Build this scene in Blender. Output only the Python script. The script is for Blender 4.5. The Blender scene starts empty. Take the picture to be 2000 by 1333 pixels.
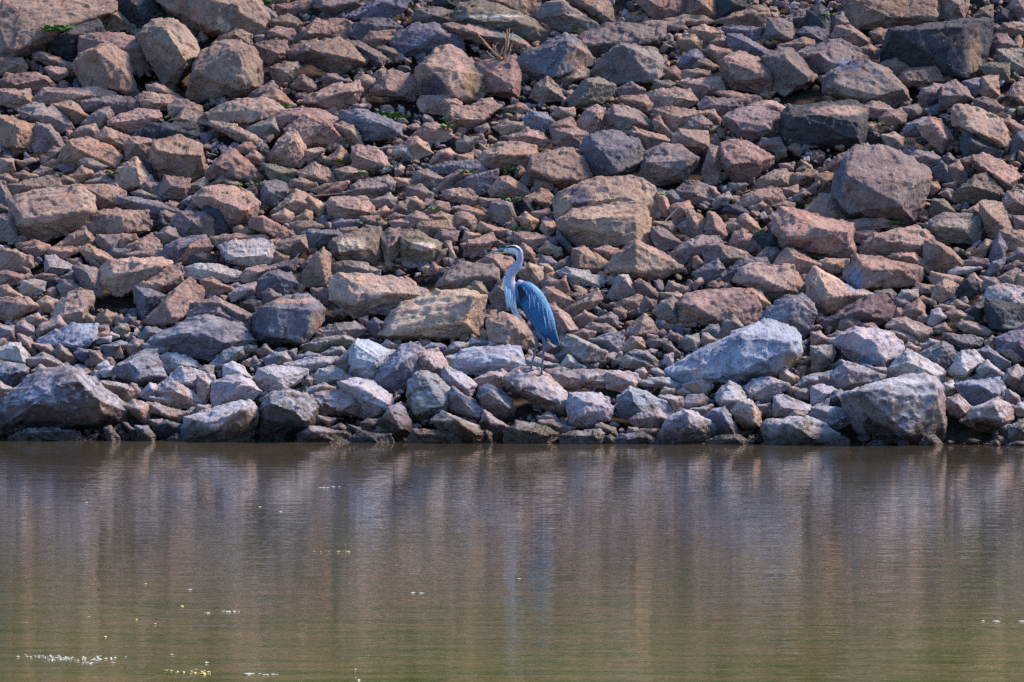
import bpy, bmesh, math, random
import numpy as np
from mathutils import Vector, Matrix

# ------------------------------------------------------------------ camera, sky, sun
scn = bpy.context.scene
CAM_H, PITCH, FPX = 3.0, 0.0529, 8990.0          # camera height, downward tilt, focal length in photo pixels
cam_d = bpy.data.cameras.new("camera"); cam = bpy.data.objects.new("camera", cam_d)
scn.collection.objects.link(cam); scn.camera = cam
cam.location = (0, 0, CAM_H); cam.rotation_euler = (math.pi/2 - PITCH, 0, 0)
cam_d.sensor_width = 36; cam_d.lens = FPX/2000*36; cam_d.clip_start = 0.5; cam_d.clip_end = 2000
SUN_EL, SUN_AZ = 47, 108        # elevation; azimuth measured from the camera's back towards its right
sd = Vector((math.cos(math.radians(SUN_EL))*math.sin(math.radians(SUN_AZ)),
             -math.cos(math.radians(SUN_EL))*math.cos(math.radians(SUN_AZ)), math.sin(math.radians(SUN_EL))))
world = bpy.data.worlds.new("World"); scn.world = world; world.use_nodes = True
wn = world.node_tree; bg = wn.nodes["Background"]
sky = wn.nodes.new("ShaderNodeTexSky"); sky.sky_type = 'NISHITA'; sky.sun_disc = False
sky.sun_elevation = math.radians(SUN_EL); sky.sun_rotation = math.atan2(sd.x, sd.y)
sky.air_density = 1.0; sky.dust_density = 0.6; sky.ozone_density = 5.0
wn.links.new(sky.outputs[0], bg.inputs[0]); bg.inputs[1].default_value = 0.15
sun_d = bpy.data.lights.new("sun", 'SUN'); sun = bpy.data.objects.new("sun", sun_d); scn.collection.objects.link(sun)
sun_d.energy = 4.6; sun_d.angle = math.radians(13); sun_d.color = (1.0, 0.76, 0.56)
sun.rotation_euler = sd.to_track_quat('Z', 'Y').to_euler(); sun.location = (20, 0, 30)
scn.view_settings.view_transform = 'Standard'; scn.view_settings.look = 'None'
scn.view_settings.exposure = 1.0; scn.view_settings.gamma = 1.0
scn.render.engine = 'CYCLES'; scn.cycles.use_denoising = False; scn.cycles.max_bounces = 5; scn.cycles.sample_clamp_indirect = 2; scn.cycles.sample_clamp_direct = 8

rng = np.random.default_rng(7); random.seed(7)

# ------------------------------------------------------------------ helpers
def ray(u, v):
    """direction (unit y) through photo pixel u,v"""
    x = (u-1000)/FPX; t = -(v-666.5)/FPX
    c, s = math.cos(PITCH), math.sin(PITCH)
    y = c + t*s; z = -s + t*c
    return x/y, z/y
def P(u, v, y):
    a, b = ray(u, v); return Vector((a*y, y, CAM_H + b*y))
SL = 0.52
def shore(x): return 39.9 - 0.075*x
def slope_y(u, v):
    a, b = ray(u, v)                       # z = H + b y = SL (y - D),  D = 39.9 - .075 a y
    y = (CAM_H + SL*39.9)/(SL*(1+0.075*a) - b)
    return max(y, shore(a*y) - 0.1)
def link(name, me, mat=None, parent=None):
    o = bpy.data.objects.new(name, me); scn.collection.objects.link(o)
    if mat: me.materials.append(mat)
    if parent: o.parent = parent
    return o
def tag(o, label, cat, group=None, kind=None):
    if label: o['label'] = label
    if cat: o['category'] = cat
    if group: o['group'] = group
    if kind: o['kind'] = kind
    return o
def mesh_np(name, V, F, smooth=True, tint=None):
    """V (n,3), F (m,3 or 4) numpy -> mesh"""
    me = bpy.data.meshes.new(name); k = F.shape[1]
    me.vertices.add(len(V)); me.vertices.foreach_set('co', V.astype(np.float32).ravel())
    me.loops.add(F.size); me.loops.foreach_set('vertex_index', F.astype(np.int32).ravel())
    me.polygons.add(len(F)); me.polygons.foreach_set('loop_start', np.arange(0, F.size, k, dtype=np.int32))
    me.polygons.foreach_set('use_smooth', np.full(len(F), smooth))
    me.update(calc_edges=True)
    if tint is not None:
        at = me.color_attributes.new('tint', 'FLOAT_COLOR', 'POINT')
        c = np.ones((len(V), 4), np.float32); c[:, :3] = tint; at.data.foreach_set('color', c.ravel())
    return me
_perm = np.random.default_rng(3).permutation(4096)
_grad = np.random.default_rng(4).normal(size=(4096, 3)); _grad /= np.linalg.norm(_grad, axis=1)[:, None]
def noise(p):
    """vectorised gradient noise, about -0.7..0.7"""
    i = np.floor(p).astype(np.int64); f = p-i; w = f*f*f*(f*(f*6-15)+10); out = np.zeros(len(p))
    for dx in (0, 1):
        for dy in (0, 1):
            for dz in (0, 1):
                h = _perm[(_perm[(_perm[(i[:, 0]+dx) & 4095]+i[:, 1]+dy) & 4095]+i[:, 2]+dz) & 4095]
                g = _grad[h]; d = f - np.array([dx, dy, dz])
                wt = (w[:, 0] if dx else 1-w[:, 0])*(w[:, 1] if dy else 1-w[:, 1])*(w[:, 2] if dz else 1-w[:, 2])
                out += wt*(g*d).sum(1)
    return out
def normals(V, F):
    n = np.zeros_like(V)
    a, b, c = V[F[:, 0]], V[F[:, 1]], V[F[:, 2]]
    fn = np.cross(b-a, c-a)
    if F.shape[1] == 4: fn += np.cross(c-a, V[F[:, 3]]-a)
    for k in range(F.shape[1]):
        for ax in range(3): n[:, ax] += np.bincount(F[:, k], fn[:, ax], len(V))
    return n/np.maximum(np.linalg.norm(n, axis=1), 1e-12)[:, None]
def worley(p, seed):
    """nearest jittered cell: returns (cell hash, offset from its centre)"""
    i = np.floor(p).astype(np.int64); best = np.full(len(p), 1e9); H_ = np.zeros(len(p), np.int64); D_ = np.zeros_like(p)
    for dx in (-1, 0, 1):
        for dy in (-1, 0, 1):
            for dz in (-1, 0, 1):
                c = i+np.array([dx, dy, dz]); h = _perm[(_perm[(_perm[(c[:, 0]+seed) & 4095]+c[:, 1]) & 4095]+c[:, 2]) & 4095]
                d = p-(c+.5+_grad[h]*.5); q = (d*d).sum(1); m = q < best
                best[m] = q[m]; H_[m] = h[m]; D_[m] = d[m]
    return H_, D_
def crisp(V, F, lam=1.7, it=4):
    """sharpens the edges the remesher rounded off"""
    a = np.concatenate([F[:, k] for k in range(4)]); b_ = np.concatenate([F[:, (k+1) % 4] for k in range(4)]); n = len(V); S = V.copy()
    cnt = np.bincount(a, minlength=n)+np.bincount(b_, minlength=n)
    for _ in range(it):
        S = np.stack([(np.bincount(a, S[b_, k], n)+np.bincount(b_, S[a, k], n))/cnt for k in range(3)], 1)
    return V+lam*(V-S)
def facets(V, n, cell, slope, seed):
    h, d = worley(V/cell, seed); g = _grad[(h*7+11) & 4095]
    return ((d*g).sum(1)*slope + (h % 97)/97.*.12*slope)*cell
def roughen(V, F, size, seed, fine=1.0):
    """turns a faceted block into broken stone: lumps, bedding steps, chips, grit"""
    n = normals(V, F); r = np.random.default_rng(seed); off = r.uniform(-50, 50, 3)
    bed = n.mean(0)*0 + r.normal(size=3)*np.array([.35, .35, 1]); bed /= np.linalg.norm(bed)
    d = noise(V/(size*0.42)+off)*min(size, .45)*0.022
    # bedding: terraced steps along the bedding axis, warped
    h = V@bed/(size*0.16) + noise(V/(size*0.5)+off+9)*1.1
    st = np.abs((h % 1)-0.5)*2; st = np.clip((st-0.25)*2.2, 0, 1)
    mask = np.clip(noise(V/(size*0.6)+off+31)*4+0.3, 0, 1)
    d += (st-0.5)*mask*min(size*0.010, 0.008)
    # chips: ridged noise
    d += facets(V+off, n, min(size*.45, .20), .10, seed % 4000) + facets(V+off+3, n, min(max(size*.15, .03), .07), .13, (seed*3) % 4000)
    m2 = noise(V/max(size*0.13, 0.035)+off+77); d -= np.clip(np.abs(m2)*3-0.55, 0, 1)*min(size*.02, 0.012)
    d += noise(V/0.05+off)*0.004*fine + noise(V/0.022+off)*0.0035*fine
    return V + n*d[:, None]
def wpoly(c, base):  # tiny colour variation
    return np.clip(np.array(base)*(1+c), 0.01, 0.9)

def to_uv(V):
    """world -> photo pixel"""
    x, y, z = V[:, 0], V[:, 1], V[:, 2]-CAM_H; c, s = math.cos(PITCH), math.sin(PITCH)
    f = y*c - z*s; up = y*s + z*c
    return 1000+x/f*FPX, 666.5-up/f*FPX
# ------------------------------------------------------------------ materials
def new_mat(name):
    m = bpy.data.materials.new(name); m.use_nodes = True; nt = m.node_tree
    return m, nt, nt.nodes, nt.links, nt.nodes["Principled BSDF"]
def nd(N, t, **kw):
    n = N.new(t)
    for k, v in kw.items():
        if k.startswith('i_'): n.inputs[k[2:].replace('_', ' ')].default_value = v
        else: setattr(n, k, v)
    return n
def mixc(N, Lk, fac, a, b, mode='MIX'):
    m = N.new('ShaderNodeMix'); m.data_type = 'RGBA'; m.blend_type = mode
    for s, x in ((0, fac), (6, a), (7, b)):
        if hasattr(x, 'links') or hasattr(x, 'is_output'): Lk.new(x, m.inputs[s])
        elif s == 0: m.inputs[0].default_value = x
        else: m.inputs[s].default_value = (*x, 1)
    return m.outputs[2]
def ramp(N, Lk, src, a, b, lo=0.0, hi=1.0):
    r = N.new('ShaderNodeMapRange'); Lk.new(src, r.inputs[0])
    r.inputs[1].default_value = a; r.inputs[2].default_value = b
    r.inputs[3].default_value = lo; r.inputs[4].default_value = hi; return r.outputs[0]

def rock_material():
    m, nt, N, Lk, B = new_mat("weathered_stone")
    at = nd(N, 'ShaderNodeAttribute', attribute_name='tint')
    geo = N.new('ShaderNodeNewGeometry'); pos = geo.outputs['Position']
    def nz(scale, detail=4, rough=.6, dist=0., vec=pos):
        n = nd(N, 'ShaderNodeTexNoise'); n.inputs['Scale'].default_value = scale; n.inputs['Detail'].default_value = detail
        n.inputs['Roughness'].default_value = rough; n.inputs['Distortion'].default_value = dist; Lk.new(vec, n.inputs['Vector']); return n.outputs[0]
    big = nz(3.2, 5, .62, .3); mid = nz(11, 6, .68, .4); fin = nz(60, 4, .7); ora = nz(5.1, 4, .6, .8)
    col = mixc(N, Lk, ramp(N, Lk, big, .36, .64), at.outputs['Color'], (0.56, 0.54, 0.60), 'MULTIPLY')
    col = mixc(N, Lk, ramp(N, Lk, mid, .40, .66, 0, .38), col, (1.45, 1.25, 1.12), 'MULTIPLY')       # warm dusty blotches
    col = mixc(N, Lk, ramp(N, Lk, ora, .53, .68, 0, .7), col, (1.18, .88, .68), 'MULTIPLY')        # rust
    vor = nd(N, 'ShaderNodeTexNoise'); vor.inputs['Scale'].default_value = 26; vor.inputs['Detail'].default_value = 3
    Lk.new(pos, vor.inputs['Vector'])
    col = mixc(N, Lk, ramp(N, Lk, vor.outputs[0], .60, .70, 0, .55), col, (0.085, 0.075, 0.085))  # dark lichen flecks
    col = mixc(N, Lk, ramp(N, Lk, fin, .36, .56, .55, 0), col, (0.42, 0.38, 0.42), 'MULTIPLY')
    # hairline cracks and bedding seams, different on every stone
    oi = N.new('ShaderNodeObjectInfo'); cmb = N.new('ShaderNodeCombineXYZ')
    for ax, mul in ((0, 6.0), (1, 5.0), (2, 9.0)):
        q = N.new('ShaderNodeMath'); q.operation = 'MULTIPLY'; Lk.new(oi.outputs['Random'], q.inputs[0]); q.inputs[1].default_value = mul; Lk.new(q.outputs[0], cmb.inputs[ax])
    rot = N.new('ShaderNodeVectorRotate'); rot.rotation_type = 'EULER_XYZ'; Lk.new(pos, rot.inputs[0]); Lk.new(cmb.outputs[0], rot.inputs['Rotation'])
    mp = N.new('ShaderNodeMapping'); mp.inputs['Scale'].default_value = (1, 1, 6.5); Lk.new(rot.outputs[0], mp.inputs[0])
    seam = nz(3.4, 6, .72, .5, mp.outputs[0])
    wv = N.new('ShaderNodeTexVoronoi'); wv.feature = 'DISTANCE_TO_EDGE'; wv.inputs['Scale'].default_value = 2.1; mp2 = N.new('ShaderNodeMapping'); mp2.inputs['Scale'].default_value = (1, 1, 2.6); Lk.new(rot.outputs[0], mp2.inputs[0])
    dst = nd(N, 'ShaderNodeTexNoise'); dst.inputs['Scale'].default_value = 6; dst.inputs['Detail'].default_value = 4; Lk.new(pos, dst.inputs['Vector'])
    va = N.new('ShaderNodeVectorMath'); va.operation = 'MULTIPLY_ADD'; Lk.new(dst.outputs[1], va.inputs[0]); va.inputs[1].default_value = (.5, .5, .5); Lk.new(mp2.outputs[0], va.inputs[2]); Lk.new(va.outputs[0], wv.inputs['Vector'])
    crack = ramp(N, Lk, wv.outputs[0], 0.0, .012, 1, 0)
    col = mixc(N, Lk, crack, col, (0.25, 0.22, 0.22), 'MULTIPLY')
    col = mixc(N, Lk, ramp(N, Lk, seam, .38, .62, .55, 0), col, (0.55, 0.52, 0.58), 'MULTIPLY')
    pal = nz(34, 3, .5); col = mixc(N, Lk, ramp(N, Lk, pal, .70, .76, 0, .8), col, (0.6, 0.58, 0.55))
    # pale dried silt lying on the upward faces of the stones the river floods
    sp0 = N.new('ShaderNodeSeparateXYZ'); Lk.new(pos, sp0.inputs[0]); sn = N.new('ShaderNodeSeparateXYZ'); Lk.new(geo.outputs['Normal'], sn.inputs[0])
    zz = N.new('ShaderNodeMath'); zz.operation = 'MULTIPLY_ADD'; Lk.new(big, zz.inputs[0]); zz.inputs[1].default_value = .7; Lk.new(sp0.outputs[2], zz.inputs[2])
    s1 = N.new('ShaderNodeMath'); s1.operation = 'MULTIPLY'; Lk.new(ramp(N, Lk, zz.outputs[0], .85, 1.5, .60, 0), s1.inputs[0]); Lk.new(ramp(N, Lk, sn.outputs[2], .25, .62), s1.inputs[1])
    s2 = N.new('ShaderNodeMath'); s2.operation = 'MULTIPLY'; Lk.new(s1.outputs[0], s2.inputs[0]); Lk.new(ramp(N, Lk, mid, .42, .60, .15, 1), s2.inputs[1])
    col = mixc(N, Lk, s2.outputs[0], col, (0.34, 0.43, 0.56))
    # wet, algae-dark band just above the water
    sp = N.new('ShaderNodeSeparateXYZ'); Lk.new(pos, sp.inputs[0])
    md = N.new('ShaderNodeMath'); md.operation = 'MULTIPLY_ADD'; Lk.new(mid, md.inputs[0]); md.inputs[1].default_value = -.28
    Lk.new(sp.outputs[2], md.inputs[2])
    m3 = N.new('ShaderNodeMath'); m3.operation = 'MULTIPLY_ADD'; Lk.new(big, m3.inputs[0]); m3.inputs[1].default_value = .75; Lk.new(md.outputs[0], m3.inputs[2])
    wet = ramp(N, Lk, m3.outputs[0], 0.31, 0.47, 1, 0)
    col = mixc(N, Lk, wet, col, (0.16, 0.14, 0.12), 'MULTIPLY')
    Lk.new(col, B.inputs['Base Color'])
    Lk.new(ramp(N, Lk, wet, 0, 1, .82, .35), B.inputs['Roughness'])
    B.inputs['Specular IOR Level'].default_value = .35
    bp = nd(N, 'ShaderNodeBump', i_Strength=1.0, i_Distance=.016); Lk.new(mid, bp.inputs['Height'])
    b2 = nd(N, 'ShaderNodeBump', i_Strength=.9, i_Distance=.010); Lk.new(fin, b2.inputs['Height']); Lk.new(bp.outputs[0], b2.inputs['Normal'])
    b3 = nd(N, 'ShaderNodeBump', i_Strength=.9, i_Distance=.02); Lk.new(seam, b3.inputs['Height']); Lk.new(b2.outputs[0], b3.inputs['Normal'])
    Lk.new(b3.outputs[0], B.inputs['Normal'])
    return m
ROCK = rock_material()

def simple_mat(name, col, rough=.7, var=.25, scale=20, bump=0.0, spec=.3):
    m, nt, N, Lk, B = new_mat(name)
    n = nd(N, 'ShaderNodeTexNoise'); n.inputs['Scale'].default_value = scale; n.inputs['Detail'].default_value = 4
    tc = N.new('ShaderNodeNewGeometry'); Lk.new(tc.outputs['Position'], n.inputs['Vector'])
    c = mixc(N, Lk, ramp(N, Lk, n.outputs[0], .3, .7), tuple(x*(1-var) for x in col), tuple(min(1, x*(1+var)) for x in col))
    Lk.new(c, B.inputs['Base Color']); B.inputs['Roughness'].default_value = rough
    B.inputs['Specular IOR Level'].default_value = spec
    if bump:
        b = nd(N, 'ShaderNodeBump', i_Strength=.8, i_Distance=bump); Lk.new(n.outputs[0], b.inputs['Height']); Lk.new(b.outputs[0], B.inputs['Normal'])
    return m

def water_material():
    m, nt, N, Lk, B = new_mat("river_water")
    geo = N.new('ShaderNodeNewGeometry'); pos = geo.outputs['Position']
    def nz(sx, sy, detail, rough, dist=0.):
        mp = N.new('ShaderNodeMapping'); mp.inputs['Scale'].default_value = (sx, sy, 1); Lk.new(pos, mp.inputs[0])
        n = nd(N, 'ShaderNodeTexNoise'); n.inputs['Scale'].default_value = 1; n.inputs['Detail'].default_value = detail
        n.inputs['Roughness'].default_value = rough; n.inputs['Distortion'].default_value = dist; Lk.new(mp.outputs[0], n.inputs['Vector']); return n.outputs[0]
    murk = nz(.5, .25, 3, .6, .5)
    mur = mixc(N, Lk, ramp(N, Lk, murk, .35, .65), (0.030, 0.027, 0.020), (0.052, 0.045, 0.033))     # silty water off the bank
    wisp = nz(1.1, 5.5, 4, .65, .3)
    alg = mixc(N, Lk, ramp(N, Lk, wisp, .38, .60), (0.034, 0.060, 0.002), (0.090, 0.084, 0.030))     # green with weed on the near side
    sp = N.new('ShaderNodeSeparateXYZ'); Lk.new(pos, sp.inputs[0]); ad = N.new('ShaderNodeMath'); ad.operation = 'MULTIPLY_ADD'; Lk.new(murk, ad.inputs[0]); ad.inputs[1].default_value = 9; Lk.new(sp.outputs[1], ad.inputs[2])
    Lk.new(mixc(N, Lk, ramp(N, Lk, ad.outputs[0], 28, 37), alg, mur), B.inputs['Base Color'])
    B.inputs['IOR'].default_value = 1.33; B.inputs['Roughness'].default_value = .012
    a = nz(1.0, 6.0, 3, .62, .2); b = nz(3.2, 24, 2, .5); c = nz(.45, 1.1, 2, .5)
    patch = nz(.35, .5, 2, .5)
    b1 = nd(N, 'ShaderNodeBump', i_Distance=.0048); Lk.new(ramp(N, Lk, patch, .35, .65, .25, 1.0), b1.inputs['Strength']); Lk.new(a, b1.inputs['Height'])
    b2 = nd(N, 'ShaderNodeBump', i_Strength=.6, i_Distance=.0015); Lk.new(b, b2.inputs['Height']); Lk.new(b1.outputs[0], b2.inputs['Normal'])
    b3 = nd(N, 'ShaderNodeBump', i_Strength=.5, i_Distance=.005); Lk.new(c, b3.inputs['Height']); Lk.new(b2.outputs[0], b3.inputs['Normal'])
    iso = nz(4.2, 5.0, 3, .5)
    b4 = nd(N, 'ShaderNodeBump', i_Strength=.7, i_Distance=.0032); Lk.new(iso, b4.inputs['Height']); Lk.new(b3.outputs[0], b4.inputs['Normal'])
    Lk.new(b4.outputs[0], B.inputs['Normal'])
    return m

# ------------------------------------------------------------------ setting: water, river bank
def grid_sheet(name, x0, x1, y0, y1, nx, ny, zf):
    xs = np.linspace(x0, x1, nx); ys = np.linspace(y0, y1, ny); X, Y = np.meshgrid(xs, ys)
    V = np.stack([X.ravel(), Y.ravel(), zf(X, Y).ravel()], 1)
    i = np.arange(nx*ny).reshape(ny, nx)
    F = np.stack([i[:-1, :-1].ravel(), i[:-1, 1:].ravel(), i[1:, 1:].ravel(), i[1:, :-1].ravel()], 1)
    return V, F
V, F = grid_sheet('river', -150, 150, -80, 44, 2, 2, lambda X, Y: X*0)
w = link('river', mesh_np('river', V, F), water_material()); tag(w, None, None, kind='structure')
SOIL = simple_mat("dark_damp_soil", (0.045, 0.036, 0.032), .95, .5, 14, .05)
def bank_z(X, Y):
    D = 39.9-0.075*X; Z = SL*(Y-D) - 0.20
    p = np.stack([X.ravel(), Y.ravel(), Z.ravel()], 1)
    return np.maximum(Z + (noise(p/0.5)*0.10+noise(p/0.17)*0.04).reshape(X.shape), -2.2)
V, F = grid_sheet('river_bank', -14, 14, 34, 54, 560, 400, bank_z)
b = link('river_bank', mesh_np('river_bank', V, F), SOIL); tag(b, None, None, kind='structure')
V, F = grid_sheet('hillside', -150, 150, 53.5, 260, 60, 60, lambda X, Y: 7.0+0.32*(Y-53.5)-(X*0.0)+noise(np.stack([X.ravel()/9, Y.ravel()/9, X.ravel()*0], 1)).reshape(X.shape)*1.2)
b = link('hillside', mesh_np('hillside', V, F), simple_mat("dry_grass_earth", (0.10, 0.09, 0.05), .95, .4, 3, .1)); tag(b, None, None, kind='structure')

# ------------------------------------------------------------------ traced rocks
TINT = {'w': (.41, .52, .66), 'b': (.36, .276, .238), 'o': (.37, .277, .215), 'q': (.48, .385, .325), 'g': (.255, .232, .235), 'u': (.185, .20, .255), 'k': (.135, .108, .11),
        'd': (.058, .072, .098), 'p': (.44, .435, .46), 'n': (.215, .21, .17)}
# lichen, stains and bands of other stone that single rocks carry: centre, half width, half height, colour
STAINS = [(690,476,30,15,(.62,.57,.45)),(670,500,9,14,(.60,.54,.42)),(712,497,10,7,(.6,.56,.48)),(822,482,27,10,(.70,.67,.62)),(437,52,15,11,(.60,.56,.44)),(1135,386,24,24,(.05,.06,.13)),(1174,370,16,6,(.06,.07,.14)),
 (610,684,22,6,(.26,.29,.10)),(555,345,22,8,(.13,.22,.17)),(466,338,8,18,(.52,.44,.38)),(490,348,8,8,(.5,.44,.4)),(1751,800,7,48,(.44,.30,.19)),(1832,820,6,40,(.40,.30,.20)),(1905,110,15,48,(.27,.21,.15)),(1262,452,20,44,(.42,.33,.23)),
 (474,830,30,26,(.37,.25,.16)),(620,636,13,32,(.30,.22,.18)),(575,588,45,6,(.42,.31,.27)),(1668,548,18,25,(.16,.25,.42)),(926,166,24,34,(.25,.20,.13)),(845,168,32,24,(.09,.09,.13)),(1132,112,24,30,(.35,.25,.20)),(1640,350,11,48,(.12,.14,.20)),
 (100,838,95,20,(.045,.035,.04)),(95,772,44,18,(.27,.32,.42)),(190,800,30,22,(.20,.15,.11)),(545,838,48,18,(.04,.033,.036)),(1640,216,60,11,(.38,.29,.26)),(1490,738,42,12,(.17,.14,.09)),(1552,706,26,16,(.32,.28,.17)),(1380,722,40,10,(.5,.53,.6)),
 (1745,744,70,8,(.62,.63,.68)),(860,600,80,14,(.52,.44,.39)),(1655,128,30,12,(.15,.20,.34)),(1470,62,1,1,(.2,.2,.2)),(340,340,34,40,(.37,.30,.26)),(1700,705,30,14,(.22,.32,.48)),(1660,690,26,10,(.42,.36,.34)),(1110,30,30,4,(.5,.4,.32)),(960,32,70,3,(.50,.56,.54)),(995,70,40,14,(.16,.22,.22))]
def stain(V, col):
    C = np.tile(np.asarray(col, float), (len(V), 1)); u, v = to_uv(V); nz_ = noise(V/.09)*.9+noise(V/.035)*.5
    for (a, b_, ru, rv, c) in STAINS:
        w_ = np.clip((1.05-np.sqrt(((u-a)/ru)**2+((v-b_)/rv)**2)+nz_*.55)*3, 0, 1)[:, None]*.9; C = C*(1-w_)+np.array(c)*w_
    return C
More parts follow.
